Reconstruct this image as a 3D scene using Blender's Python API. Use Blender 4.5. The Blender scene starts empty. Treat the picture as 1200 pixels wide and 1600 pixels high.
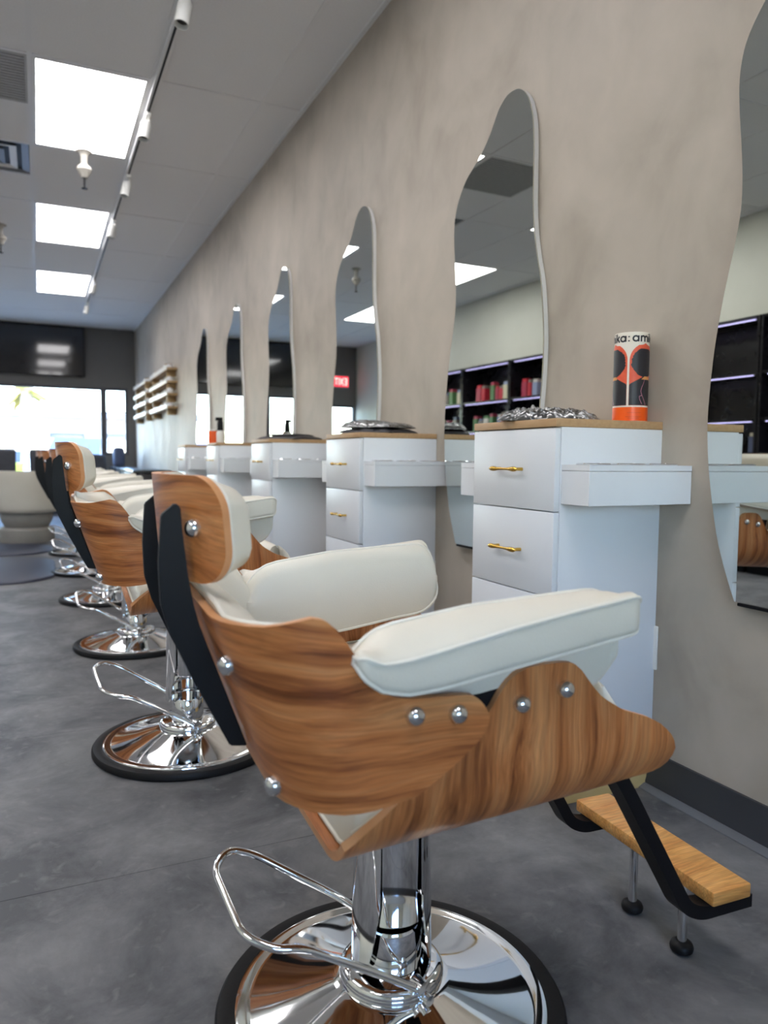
import bpy, bmesh, math, random
import numpy as np
from mathutils import Vector, Matrix
random.seed(4)
PI = math.pi
sc = bpy.context.scene
COL = sc.collection

# ------------------------------------------------------------------ camera, world, light, exposure
yaw, pit, rol = 0.432383991, 0.0714617274, 0.00929568919
F = np.array([math.sin(yaw)*math.cos(pit), math.cos(yaw)*math.cos(pit), -math.sin(pit)])
R0 = np.array([math.cos(yaw), -math.sin(yaw), 0]); U0 = np.cross(R0, F)
Rr = R0*math.cos(rol)+U0*math.sin(rol); Ur = U0*math.cos(rol)-R0*math.sin(rol)
cd = bpy.data.cameras.new('camera'); cam = bpy.data.objects.new('camera', cd); COL.objects.link(cam)
cam.matrix_world = Matrix(((Rr[0], Ur[0], -F[0], 0), (Rr[1], Ur[1], -F[1], 0), (Rr[2], Ur[2], -F[2], .868), (0, 0, 0, 1)))
cd.sensor_fit = 'VERTICAL'; cd.sensor_height = 24; cd.lens = 1168.333/1600*24
cd.clip_start = .02; cd.clip_end = 300
cd.dof.use_dof = True; cd.dof.focus_distance = 1.5; cd.dof.aperture_fstop = 2.7
sc.camera = cam

wd = bpy.data.worlds.new('world'); sc.world = wd; wd.use_nodes = True
nt = wd.node_tree; bg = nt.nodes['Background']
sky = nt.nodes.new('ShaderNodeTexSky'); sky.sky_type = 'NISHITA'; sky.sun_disc = False
sky.sun_elevation = math.radians(52); sky.sun_rotation = math.radians(270); sky.air_density = 1.0; sky.dust_density = .1; sky.ozone_density = 2.5
nt.links.new(sky.outputs[0], bg.inputs[0]); bg.inputs[1].default_value = 2.6

sd = bpy.data.lights.new('sun', 'SUN'); so = bpy.data.objects.new('sun', sd); COL.objects.link(so)
sd.energy = 5.0; sd.angle = .009; sd.color = (1, .95, .87)
so.rotation_euler = Vector((.80, .0, -.60)).to_track_quat('-Z', 'Y').to_euler()
PANEL = 9.0
sc.view_settings.view_transform = 'Standard'; sc.view_settings.look = 'None'
sc.view_settings.gamma = 1; sc.view_settings.use_curve_mapping = False
sc.view_settings.exposure = 0.20
sc.cycles.max_bounces = 10; sc.cycles.glossy_bounces = 6; sc.cycles.transparent_max_bounces = 10
sc.cycles.sample_clamp_indirect = 8
sc.cycles.use_denoising = True

# ------------------------------------------------------------------ materials
def srgb(r, g, b):
    f = lambda c: (c/255/12.92) if c/255 <= .04045 else ((c/255+.055)/1.055)**2.4
    return (f(r), f(g), f(b), 1)
def mat(name, col, rough=.5, metal=0, var=None, scale=8, bump=0, bscale=60, rvar=0, emit=0, coat=0, stretch=None, spec=.5, detail=4):
    m = bpy.data.materials.new(name); m.use_nodes = True
    n = m.node_tree.nodes; l = m.node_tree.links; b = n['Principled BSDF']
    b.inputs['Base Color'].default_value = col; b.inputs['Roughness'].default_value = rough; b.inputs['Metallic'].default_value = metal
    b.inputs['Specular IOR Level'].default_value = spec
    if coat: b.inputs['Coat Weight'].default_value = coat; b.inputs['Coat Roughness'].default_value = .12
    if emit: b.inputs['Emission Color'].default_value = col; b.inputs['Emission Strength'].default_value = emit
    if var or bump or rvar:
        tc = n.new('ShaderNodeTexCoord'); mp = n.new('ShaderNodeMapping'); l.new(tc.outputs['Object'], mp.inputs[0])
        if stretch: mp.inputs['Scale'].default_value = stretch
    if var or rvar:
        nz = n.new('ShaderNodeTexNoise'); nz.inputs['Scale'].default_value = scale; nz.inputs['Detail'].default_value = detail
        l.new(mp.outputs[0], nz.inputs['Vector'])
    if var:
        rp = n.new('ShaderNodeValToRGB'); rp.color_ramp.elements[0].position = .3; rp.color_ramp.elements[1].position = .72
        rp.color_ramp.elements[0].color = col; rp.color_ramp.elements[1].color = var
        l.new(nz.outputs[0], rp.inputs[0]); l.new(rp.outputs[0], b.inputs['Base Color'])
    if rvar:
        mr = n.new('ShaderNodeMapRange'); mr.inputs['To Min'].default_value = rough-rvar; mr.inputs['To Max'].default_value = rough+rvar
        l.new(nz.outputs[0], mr.inputs[0]); l.new(mr.outputs[0], b.inputs['Roughness'])
    if bump:
        nb = n.new('ShaderNodeTexNoise'); nb.inputs['Scale'].default_value = bscale; nb.inputs['Detail'].default_value = 3
        l.new(mp.outputs[0], nb.inputs['Vector'])
        bp = n.new('ShaderNodeBump'); bp.inputs['Strength'].default_value = bump; bp.inputs['Distance'].default_value = .002
        l.new(nb.outputs[0], bp.inputs['Height']); l.new(bp.outputs[0], b.inputs['Normal'])
    return m

def wood_mat(name, dark, mid, light, su, sv, rough=.38, uv=True, coat=.06):
    m = bpy.data.materials.new(name); m.use_nodes = True
    n = m.node_tree.nodes; l = m.node_tree.links; b = n['Principled BSDF']
    b.inputs['Roughness'].default_value = rough; b.inputs['Coat Weight'].default_value = coat; b.inputs['Coat Roughness'].default_value = .2; b.inputs['Specular IOR Level'].default_value = .36
    tc = n.new('ShaderNodeTexCoord'); src = tc.outputs['UV' if uv else 'Object']
    # slow warp so that the grain lines wander
    mw = n.new('ShaderNodeMapping'); mw.inputs['Scale'].default_value = (3.0, 7.0, 5.0); l.new(src, mw.inputs[0])
    wn = n.new('ShaderNodeTexNoise'); wn.inputs['Scale'].default_value = 1.0; wn.inputs['Detail'].default_value = 2; l.new(mw.outputs[0], wn.inputs['Vector'])
    vm = n.new('ShaderNodeVectorMath'); vm.operation = 'MULTIPLY_ADD'; vm.inputs[1].default_value = (.02, .09, .05)
    l.new(wn.outputs['Color'], vm.inputs[0]); l.new(src, vm.inputs[2])
    m1 = n.new('ShaderNodeMapping'); m1.inputs['Scale'].default_value = (su, sv, sv); l.new(vm.outputs[0], m1.inputs[0])
    n1 = n.new('ShaderNodeTexNoise'); n1.inputs['Scale'].default_value = 1; n1.inputs['Detail'].default_value = 5; n1.inputs['Roughness'].default_value = .62
    l.new(m1.outputs[0], n1.inputs['Vector'])
    rp = n.new('ShaderNodeValToRGB'); e = rp.color_ramp.elements
    e[0].position = .30; e[0].color = dark; e[1].position = .68; e[1].color = light
    k = e.new(.47); k.color = mid
    l.new(n1.outputs[0], rp.inputs[0])
    m2 = n.new('ShaderNodeMapping'); m2.inputs['Scale'].default_value = (su*3, sv*9, sv*9); l.new(vm.outputs[0], m2.inputs[0])
    n2 = n.new('ShaderNodeTexNoise'); n2.inputs['Scale'].default_value = 1; n2.inputs['Detail'].default_value = 3; l.new(m2.outputs[0], n2.inputs['Vector'])
    r2 = n.new('ShaderNodeMapRange'); r2.inputs['From Min'].default_value = .3; r2.inputs['From Max'].default_value = .7
    r2.inputs['To Min'].default_value = .72; r2.inputs['To Max'].default_value = 1.12; l.new(n2.outputs[0], r2.inputs[0])
    mx = n.new('ShaderNodeVectorMath'); mx.operation = 'SCALE'; l.new(rp.outputs[0], mx.inputs[0]); l.new(r2.outputs[0], mx.inputs['Scale'])
    l.new(mx.outputs[0], b.inputs['Base Color'])
    bp = n.new('ShaderNodeBump'); bp.inputs['Strength'].default_value = .06; bp.inputs['Distance'].default_value = .001
    l.new(n2.outputs[0], bp.inputs['Height']); l.new(bp.outputs[0], b.inputs['Normal'])
    return m

def plaster_mat():
    m = bpy.data.materials.new('plaster'); m.use_nodes = True
    n = m.node_tree.nodes; l = m.node_tree.links; b = n['Principled BSDF']; b.inputs['Roughness'].default_value = .62
    tc = n.new('ShaderNodeTexCoord')
    def noise(s, d, st=(1, 1, 1), dist=0):
        mp = n.new('ShaderNodeMapping'); mp.inputs['Scale'].default_value = st; l.new(tc.outputs['Object'], mp.inputs[0])
        z = n.new('ShaderNodeTexNoise'); z.inputs['Scale'].default_value = s; z.inputs['Detail'].default_value = d; z.inputs['Distortion'].default_value = dist
        l.new(mp.outputs[0], z.inputs['Vector']); return z
    a = noise(1.5, 6, (1, 1, 1.15), .35); c = noise(4.5, 7, (1, 1.15, .9), .5)
    mx = n.new('ShaderNodeMix'); mx.data_type = 'FLOAT'; mx.inputs[0].default_value = .45
    l.new(a.outputs[0], mx.inputs[2]); l.new(c.outputs[0], mx.inputs[3])
    rp = n.new('ShaderNodeValToRGB'); e = rp.color_ramp.elements
    e[0].position = .33; e[0].color = srgb(150, 140, 127); e[1].position = .67; e[1].color = srgb(186, 176, 163)
    k = e.new(.5); k.color = srgb(172, 163, 150)
    l.new(mx.outputs[0], rp.inputs[0]); l.new(rp.outputs[0], b.inputs['Base Color'])
    f = noise(28, 4, (1, 1, 1), .5)
    bp = n.new('ShaderNodeBump'); bp.inputs['Strength'].default_value = .12; bp.inputs['Distance'].default_value = .003
    l.new(f.outputs[0], bp.inputs['Height']); l.new(bp.outputs[0], b.inputs['Normal'])
    mr = n.new('ShaderNodeMapRange'); mr.inputs['To Min'].default_value = .45; mr.inputs['To Max'].default_value = .75
    l.new(c.outputs[0], mr.inputs[0]); l.new(mr.outputs[0], b.inputs['Roughness'])
    return m

def floor_mat():
    m = bpy.data.materials.new('slate_vinyl'); m.use_nodes = True
    n = m.node_tree.nodes; l = m.node_tree.links; b = n['Principled BSDF']; b.inputs['Specular IOR Level'].default_value = .3
    g = n.new('ShaderNodeNewGeometry')
    def noise(s, d, dist=0):
        z = n.new('ShaderNodeTexNoise'); z.inputs['Scale'].default_value = s; z.inputs['Detail'].default_value = d; z.inputs['Distortion'].default_value = dist
        l.new(g.outputs['Position'], z.inputs['Vector']); return z
    a = noise(3.4, 10, .4); a.inputs['Roughness'].default_value = .68
    rp = n.new('ShaderNodeValToRGB'); e = rp.color_ramp.elements
    e[0].position = .36; e[0].color = srgb(78, 79, 82); e[1].position = .64; e[1].color = srgb(126, 126, 127)
    l.new(a.outputs[0], rp.inputs[0])
    c = noise(26, 8, .5)
    r2 = n.new('ShaderNodeValToRGB'); q = r2.color_ramp.elements
    q[0].position = .58; q[0].color = (0, 0, 0, 1); q[1].position = .76; q[1].color = (1, 1, 1, 1)
    l.new(c.outputs[0], r2.inputs[0])
    mx = n.new('ShaderNodeMix'); mx.data_type = 'RGBA'; l.new(rp.outputs[0], mx.inputs[6]); mx.inputs[7].default_value = srgb(140, 139, 138)
    sc_ = n.new('ShaderNodeMath'); sc_.operation = 'MULTIPLY'; sc_.inputs[1].default_value = .45; l.new(r2.outputs[0], sc_.inputs[0]); l.new(sc_.outputs[0], mx.inputs[0])
    l.new(mx.outputs[2], b.inputs['Base Color'])
    mr = n.new('ShaderNodeMapRange'); mr.inputs['To Min'].default_value = .5; mr.inputs['To Max'].default_value = .72
    l.new(a.outputs[0], mr.inputs[0]); l.new(mr.outputs[0], b.inputs['Roughness'])
    bp = n.new('ShaderNodeBump'); bp.inputs['Strength'].default_value = .08; bp.inputs['Distance'].default_value = .002
    l.new(c.outputs[0], bp.inputs['Height']); l.new(bp.outputs[0], b.inputs['Normal'])
    return m

def glass_mat(name, tint=(1, 1, 1, 1), gl=.06):
    m = bpy.data.materials.new(name); m.use_nodes = True
    n = m.node_tree.nodes; l = m.node_tree.links; n.remove(n['Principled BSDF']); o = n['Material Output']
    t = n.new('ShaderNodeBsdfTransparent'); t.inputs[0].default_value = tint
    g = n.new('ShaderNodeBsdfGlossy'); g.inputs['Roughness'].default_value = .02
    x = n.new('ShaderNodeMixShader'); x.inputs[0].default_value = gl
    l.new(t.outputs[0], x.inputs[1]); l.new(g.outputs[0], x.inputs[2]); l.new(x.outputs[0], o.inputs[0])
    return m
def wrap_mat():
    m = bpy.data.materials.new('clear_plastic'); m.use_nodes = True
    n = m.node_tree.nodes; l = m.node_tree.links; n.remove(n['Principled BSDF']); o = n['Material Output']
    t = n.new('ShaderNodeBsdfTransparent'); g = n.new('ShaderNodeBsdfGlossy'); g.inputs['Roughness'].default_value = .2
    fr = n.new('ShaderNodeLayerWeight'); fr.inputs[0].default_value = .62
    x = n.new('ShaderNodeMixShader'); l.new(fr.outputs['Fresnel'], x.inputs[0])
    l.new(t.outputs[0], x.inputs[1]); l.new(g.outputs[0], x.inputs[2])
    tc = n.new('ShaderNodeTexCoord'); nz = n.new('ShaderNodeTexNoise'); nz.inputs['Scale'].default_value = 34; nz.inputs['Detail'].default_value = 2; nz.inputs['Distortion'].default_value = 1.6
    l.new(tc.outputs['Object'], nz.inputs['Vector'])     # white crease streaks: the film's glints painted into its colour
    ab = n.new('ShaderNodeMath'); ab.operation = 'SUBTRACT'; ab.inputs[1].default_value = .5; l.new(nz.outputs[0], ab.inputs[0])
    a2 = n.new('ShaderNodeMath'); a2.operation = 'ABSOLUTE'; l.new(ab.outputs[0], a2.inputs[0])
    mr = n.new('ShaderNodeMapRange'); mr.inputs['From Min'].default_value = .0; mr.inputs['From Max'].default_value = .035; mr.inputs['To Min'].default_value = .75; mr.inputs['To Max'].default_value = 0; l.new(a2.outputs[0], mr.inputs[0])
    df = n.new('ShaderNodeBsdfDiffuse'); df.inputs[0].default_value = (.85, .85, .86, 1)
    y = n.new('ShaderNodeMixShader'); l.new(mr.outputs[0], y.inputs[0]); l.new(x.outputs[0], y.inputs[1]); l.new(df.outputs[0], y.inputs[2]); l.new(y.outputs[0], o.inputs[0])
    return m

PLASTER = plaster_mat(); FLOOR = floor_mat()
WALNUT = wood_mat('walnut', srgb(112, 58, 26), srgb(184, 113, 62), srgb(212, 148, 94), 2.2, 38)
EDGE = mat('ply_edge', srgb(202, 142, 94), .45, var=srgb(216, 158, 110), scale=30)
PINE = wood_mat('pine', srgb(196, 128, 62), srgb(222, 160, 88), srgb(236, 182, 112), 5, 30, uv=False, rough=.45)
OAKTOP = mat('oak_board', srgb(176, 140, 100), .5, var=srgb(190, 155, 114), scale=14, stretch=(6, 1, 6))
PLINTH = mat('plinth_ply', srgb(216, 182, 118), .55, var=srgb(226, 196, 136), scale=12)
LEATHER = mat('white_leather', srgb(214, 208, 193), .42, var=srgb(221, 215, 201), scale=5, bump=.10, bscale=420)
PIPING = mat('leather_piping', srgb(224, 219, 206), .45, var=srgb(230, 225, 213), scale=30)
CHROME = mat('chrome', (.86, .87, .88, 1), .05, 1, rvar=.02, scale=20)
STEEL = mat('polished_bolt', (.72, .73, .75, 1), .14, 1, rvar=.03, scale=40)
BLACKM = mat('black_powder_coat', srgb(13, 13, 17), .5, spec=.22, bump=.1, bscale=300)
RUBBER = mat('black_rubber', srgb(17, 17, 19), .5, spec=.25, bump=.08, bscale=200)
LAMIN = mat('white_laminate', srgb(222, 225, 230), .38, var=srgb(226, 229, 233), scale=3, bump=.015, bscale=150)
DARKGAP = mat('tile_gap_board', srgb(70, 68, 66), .8, var=srgb(80, 78, 76), scale=10)  # dark slab showing in the joints between floor tiles
GOLD = mat('brass', srgb(204, 166, 78), .2, 1, rvar=.05, scale=30)
MIRROR = mat('mirror_silver', (.70, .735, .71, 1), .0, 1)
SILVER = mat('mirror_edge', (.74, .74, .75, 1), .4, .1, rvar=.05, scale=12)
CREAM = mat('cream_paint', srgb(214, 214, 200), .7, var=srgb(220, 220, 207), scale=3, bump=.03)
GREYP = mat('grey_paint', srgb(104, 101, 98), .7, var=srgb(110, 107, 104), scale=2, bump=.03)
FRAME = mat('dark_aluminium', srgb(84, 84, 90), .45, .6, rvar=.05)
TILE = mat('ceiling_tile', srgb(226, 226, 226), .85, var=srgb(232, 232, 232), scale=120, bump=.2, bscale=260)
TBAR = mat('ceiling_grid', srgb(226, 226, 226), .5, bump=.02)
PLENUM = mat('plenum_board', srgb(70, 70, 72), .9, var=srgb(80, 80, 82), scale=3)
BASEB = mat('vinyl_base', srgb(52, 54, 59), .42, var=srgb(58, 60, 65), scale=6)
BASETOE = mat('vinyl_toe', srgb(104, 106, 110), .4, var=srgb(110, 112, 116), scale=6)
EMIT = mat('diffuser', (1.0, .975, .985, 1), .5, emit=PANEL)
WHITEM = mat('white_enamel', srgb(226, 226, 222), .35, bump=.02)
GREYM = mat('grey_metal', srgb(120, 122, 126), .4, .5, rvar=.06)
VENTD = mat('vent_grey', srgb(168, 168, 166), .6, var=srgb(174, 174, 172), scale=30)
BLACKG = mat('black_gloss', srgb(10, 9, 14), .06, coat=.5, rvar=.02)
BLACKS = mat('black_melamine', srgb(20, 19, 24), .28, rvar=.05)
LED = mat('led_strip', (.62, .56, 1.0, 1), .5, emit=2.2)
GLASS = glass_mat('window_glass')
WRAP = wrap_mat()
CAPE = mat('black_cape', srgb(30, 29, 33), .5, var=srgb(46, 45, 50), scale=40, bump=.4, bscale=120)
MATB = mat('mat_foam', srgb(38, 44, 64), .5, bump=.2, bscale=120)
GREYU = mat('grey_upholstery', srgb(66, 68, 76), .7, var=srgb(74, 76, 84), scale=30, bump=.1)
STONE = mat('warm_grey_plinth', srgb(150, 146, 138), .6, var=srgb(158, 154, 146), scale=10)

# ------------------------------------------------------------------ helpers
def new(): return bmesh.new()
def obj(name, bm, mats, parent=None, smooth=True, ang=38, loc=None):
    me = bpy.data.meshes.new(name)
    bmesh.ops.recalc_face_normals(bm, faces=bm.faces[:])
    bm.to_mesh(me); bm.free()
    for m in (mats if isinstance(mats, (list, tuple)) else [mats]): me.materials.append(m)
    if smooth:
        me.polygons.foreach_set('use_smooth', [True]*len(me.polygons)); me.set_sharp_from_angle(angle=math.radians(ang))
    o = bpy.data.objects.new(name, me); COL.objects.link(o)
    if parent: o.parent = parent
    if loc: o.location = loc
    return o
def tag(o, label, cat, group=None, kind=None):
    o['label'] = label; o['category'] = cat
    if group: o['group'] = group
    if kind: o['kind'] = kind
    return o
def thing(name, label, cat, loc=(0, 0, 0), rz=0, group=None):
    o = bpy.data.objects.new(name, None); COL.objects.link(o); o.empty_display_size = .1
    o.location = loc; o.rotation_euler = (0, 0, rz)
    return tag(o, label, cat, group)
def struct(o): o['kind'] = 'structure'; return o
def box(bm, c, s, bev=0, seg=2, mi=0, M=None):
    r = bmesh.ops.create_cube(bm, size=1.0, matrix=Matrix.Translation(c) @ Matrix.Diagonal((*s, 1)))
    vs = r['verts']
    fs = set(f for v in vs for f in v.link_faces)
    if bev:
        es = list(set(e for v in vs for e in v.link_edges))
        rb = bmesh.ops.bevel(bm, geom=es, offset=bev, segments=seg, affect='EDGES', profile=.5)
        fs = set(rb['faces']) | set(f for f in fs if f.is_valid)
        vs = list(set(v for f in fs for v in f.verts))
    for f in fs: f.material_index = mi
    if M: bmesh.ops.transform(bm, matrix=M, verts=vs)
    return vs
def bx(bm, a, b, bev=0, seg=2, mi=0):
    return box(bm, [(a[i]+b[i])/2 for i in range(3)], [abs(b[i]-a[i]) for i in range(3)], bev, seg, mi)
def rings(bm, rs, closed=True, caps=True, loop=False, mi=0):
    V = [[bm.verts.new(p) for p in r] for r in rs]; n = len(V[0])
    m = len(V)
    for i in range(m if loop else m-1):
        A, B = V[i], V[(i+1) % m]
        for j in range(n if closed else n-1):
            k = (j+1) % n
            try:
                f = bm.faces.new((A[j], A[k], B[k], B[j])); f.material_index = mi
            except ValueError: pass
    if caps and not loop:
        for r in (V[0], V[-1]):
            try:
                f = bm.faces.new(r); f.material_index = mi
            except ValueError: pass
    return V
def tube(bm, pts, r, n=10, loop=False, mi=0):
    P = [Vector(p) for p in pts]; m = len(P); rs = []; up = None
    for i in range(m):
        if loop: d = (P[(i+1) % m]-P[i-1])
        else: d = P[min(i+1, m-1)]-P[max(i-1, 0)]
        d.normalize()
        if up is None: up = Vector((0, 0, 1)) if abs(d.z) < .9 else Vector((1, 0, 0))
        a = d.cross(up); a.normalize(); b = a.cross(d); b.normalize(); up = b
        rr = r[i] if isinstance(r, (list, tuple)) else r
        rs.append([P[i]+a*rr*math.cos(2*PI*k/n)+b*rr*math.sin(2*PI*k/n) for k in range(n)])
    return rings(bm, rs, loop=loop, mi=mi)
def smoothpath(pts, rad=.03, n=6):
    """polyline with rounded corners"""
    P = [Vector(p) for p in pts]; out = [P[0]]
    for i in range(1, len(P)-1):
        a, b, c = P[i-1], P[i], P[i+1]
        r = min(rad, (a-b).length*.45, (c-b).length*.45)
        s = b+(a-b).normalized()*r; e = b+(c-b).normalized()*r
        for k in range(n+1):
            t = k/n; out.append(s*(1-t)**2+b*2*t*(1-t)+e*t*t)
    out.append(P[-1]); return out
def lathe(bm, prof, n=40, M=None, mi=0, caps=True):
    rs = []
    for r, z in prof:
        ring = [Vector((r*math.cos(2*PI*k/n), r*math.sin(2*PI*k/n), z)) for k in range(n)]
        rs.append([M @ p for p in ring] if M else ring)
    return rings(bm, rs, caps=caps, mi=mi)
def prism(bm, poly, f, t0, t1, mi=0, mside=None):
    A = [bm.verts.new(f(a, b, t0)) for a, b in poly]; B = [bm.verts.new(f(a, b, t1)) for a, b in poly]
    n = len(poly); fa = bm.faces.new(A); fb = bm.faces.new(B[::-1]); fa.material_index = fb.material_index = mi
    for i in range(n):
        q = bm.faces.new((A[i], A[(i+1) % n], B[(i+1) % n], B[i])); q.material_index = mi if mside is None else mside
    return fa, fb
def normals(P):
    P = np.array(P, float); du = np.gradient(P, axis=0); dv = np.gradient(P, axis=1)
    n = np.cross(du, dv); L = np.linalg.norm(n, axis=2, keepdims=True); L[L < 1e-12] = 1
    return n/L
def solid_grid(bm, A, B, UV=None, rim=1):
    """closed solid between grids A (outside) and B"""
    nu, nv = len(A), len(A[0]); uvl = bm.loops.layers.uv.verify()
    VA = [[bm.verts.new(p) for p in r] for r in A]; VB = [[bm.verts.new(p) for p in r] for r in B]
    def face(vs, uv, mi):
        try: f = bm.faces.new(vs)
        except ValueError: return
        f.material_index = mi
        if uv:
            for lp, q in zip(f.loops, uv): lp[uvl].uv = q
    for i in range(nu-1):
        for j in range(nv-1):
            ij = [(i, j), (i+1, j), (i+1, j+1), (i, j+1)]
            uv = [UV[a][b] for a, b in ij] if UV is not None else None
            face([VA[a][b] for a, b in ij], uv, 0)
            face([VB[a][b] for a, b in ij[::-1]], uv[::-1] if uv else None, 0)
    per = [(i, 0) for i in range(nu)]+[(nu-1, j) for j in range(1, nv)]+[(i, nv-1) for i in range(nu-2, -1, -1)]+[(0, j) for j in range(nv-2, 0, -1)]
    for k in range(len(per)):
        a, b = per[k], per[(k+1) % len(per)]
        uv = [UV[a[0]][a[1]], UV[b[0]][b[1]], UV[b[0]][b[1]], UV[a[0]][a[1]]] if UV is not None else None
        face([VA[a[0]][a[1]], VA[b[0]][b[1]], VB[b[0]][b[1]], VB[a[0]][a[1]]], uv, rim)
    return per
def copy_tree(o, parent=None, depth=0):
    c = o.copy(); COL.objects.link(c)
    if parent: c.parent = parent
    for ch in list(o.children): copy_tree(ch, c, depth+1)
    return c
def interp(x, xs, ys): return float(np.interp(x, xs, ys))
def axis_matrix(p, d):
    return Matrix.Translation(p) @ Vector(d).normalized().to_track_quat('Z', 'Y').to_matrix().to_4x4()
def ppan(name, a, b, m, parent=None, bev=0, loc=None):
    bm = new(); bx(bm, a, b, bev); return obj(name, bm, m, parent, loc=loc)

# ------------------------------------------------------------------ room shell
XW, XL, YE, YB, H = 1.465, -2.5, 12.95, -3.2, 2.90
struct(ppan('wall_right', (XW, YB-.1, 0), (XW+.12, YE+.2, H+.1), PLASTER))
struct(ppan('wall_left', (XL-.12, YB-.1, 0), (XL, YE+.2, H+.1), CREAM))
bm = new()
for a, b in (((XL, 2.1), (XW, H+.1)), ((XL, 0), (XW, .8)), ((XL, .8), (-1.4, 2.1)), ((.4, .8), (XW, 2.1))):
    bx(bm, (a[0], YB-.12, a[1]), (b[0], YB, b[1]))
struct(obj('wall_back', bm, CREAM, smooth=False))
# end wall round its openings
bm = new()
for a, b in (((XL, 1.97), (XW, H+.1)), ((1.35, 0), (XW, 1.97)), ((-.82, 0), (.975, .40)), ((.975, 0), (1.35, .88)), ((-1.5, 0), (-.82, .40)),
             ((-2.0, 0), (-1.5, 1.97)), ((XL, 1.85), (-2.0, 1.97))):
    bx(bm, (a[0], YE, a[1]), (b[0], YE+.16, b[1]))
struct(obj('wall_front', bm, GREYP, smooth=False))
fl = struct(ppan('floor', (XL, YB, -.12), (XW, YE+.16, -.006), DARKGAP))
bmt = new(); bx(bmt, (-.4565, -.9135, -.006), (.4565, -.001+.0, 0), .0012, 1); tile_me = None
y = .66-.92*5
k = 0
xs_f = [XL, -.62, XW]
while y < YE:
    y0, y1 = max(y, YB), min(y+.92, YE+.16)
    for i in range(len(xs_f)-1):
        bm = new(); bx(bm, (xs_f[i]+.0006, y0+.0006, -.006), (xs_f[i+1]-.0006, y1-.0006, 0), .0008, 1)
        obj('floor_tile', bm, FLOOR, fl)
    y += .92
bmt.free()
ce = struct(ppan('ceiling', (XL, YB, H+.03), (XW, YE+.16, H+.15), PLENUM))
PX, PY, Y0 = .6075, 1.22, 4.355
xg = [XL]+[PX*i for i in range(-4, 3)]+[XW]
yg = [YB]+[Y0+PY*i for i in range(-6, 8) if YB < Y0+PY*i < YE]+[YE]
LIGHTS = [(i, r) for i in (0, -3) for r in (-4, -2, 0, 2, 4)]       # column, row of the 2x4 light panels
def cell(i, r): return (PX*i, Y0+PY*r, PX*(i+1), Y0+PY*(r+1))
light_cells = {(round(cell(i, r)[0], 2), round(cell(i, r)[1], 2)) for i, r in LIGHTS}
tile_cache = {}
for a in range(len(xg)-1):
    for b in range(len(yg)-1):
        x0, x1, y0, y1 = xg[a], xg[a+1], yg[b], yg[b+1]
        key = (round(x0, 2), round(y0, 2))
        if key in light_cells: continue
        cut = None
        if key == (round(-PX, 2), round(Y0, 2)): cut = (Y0+.61, y1)
        elif key == (round(-PX, 2), round(Y0+PY, 2)): cut = (y0+.61, y1)
        if cut: y0, y1 = cut
        sz = (round(x1-x0-.016, 3), round(y1-y0-.016, 3))
        if sz not in tile_cache:
            bm = new(); box(bm, (0, 0, .009), (sz[0], sz[1], .018), .004, 1)
            tile_cache[sz] = obj('ceiling_tile', bm, TILE, ce).data; o = [c for c in ce.children][-1]
            o = bpy.data.objects[[q.name for q in ce.children if q.data == tile_cache[sz]][0]]
        else:
            o = bpy.data.objects.new('ceiling_tile', tile_cache[sz]); COL.objects.link(o); o.parent = ce
        o.location = ((x0+x1)/2, (y0+y1)/2, H+.004)
for x in xg[1:-1]: ppan('grid_bar', (x-.012, YB, H), (x+.012, YE, H+.03), TBAR, ce)
for yy in yg[1:-1]: ppan('cross_bar', (XL, yy-.0115, H+.0005), (XW, yy+.0115, H+.029), TBAR, ce)
for yy in (Y0+.61, Y0+PY+.61): ppan('cross_bar', (-PX, yy-.0115, H+.0005), (0, yy+.0115, H+.029), TBAR, ce)
ppan('wall_angle', (XW-.022, YB, H-.004), (XW, YE, H+.004), TBAR, ce)
# baseboard: vinyl cove with a lighter toe
bb = new()
prism(bb, [(0, .1), (-.008, .1), (-.008, .03), (-.012, .018), (-.012, .012), (0, .012)], lambda a, b, t: Vector((XW+a, t, b)), YB, YE)
bo = struct(obj('baseboard_right', bb, BASEB))
bt = new(); prism(bt, [(0, 0), (-.034, 0), (-.034, .003), (-.016, .012), (0, .012)], lambda a, b, t: Vector((XW+a, t, b)), YB, YE)
obj('toe', bt, BASETOE, bo)

# front windows and door
def window(nm, x0, x1, z0, z1, t=.045, yw=None):
    yw = YE if yw is None else yw
    bm = new(); y0, y1 = yw+.03, yw+.12
    bx(bm, (x0, y0, z0), (x0+t, y1, z1), .004, 1); bx(bm, (x1-t, y0, z0), (x1, y1, z1), .004, 1)
    bx(bm, (x0+t, y0, z0), (x1-t, y1, z0+t), .004, 1); bx(bm, (x0+t, y0, z1-t), (x1-t, y1, z1), .004, 1)
    o = struct(obj(nm, bm, FRAME)); ppan('pane', (x0+t, yw+.07, z0+t), (x1-t, yw+.078, z1-t), GLASS, o); return o
window('window_1', -.82, .975, .40, 1.97); window('window_2', .975, 1.35, .88, 1.97); window('window_3', -1.5, -.82, .40, 1.97)
window('window_4', -1.4, -.5, .8, 2.1, .045, YB-.15); window('window_5', -.5, .4, .8, 2.1, .045, YB-.15)
d = window('door_1', -2.5, -2.0, 0.0, 1.85, .05)
bm = new(); tube(bm, [(-2.07, YE-.03, .9), (-2.07, YE-.03, 1.2)], .012); tube(bm, [(-2.07, YE-.03, .93), (-2.07, YE+.04, .93)], .008); tube(bm, [(-2.07, YE-.03, 1.17), (-2.07, YE+.04, 1.17)], .008)
obj('door_handle', bm, STEEL, d)
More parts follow.
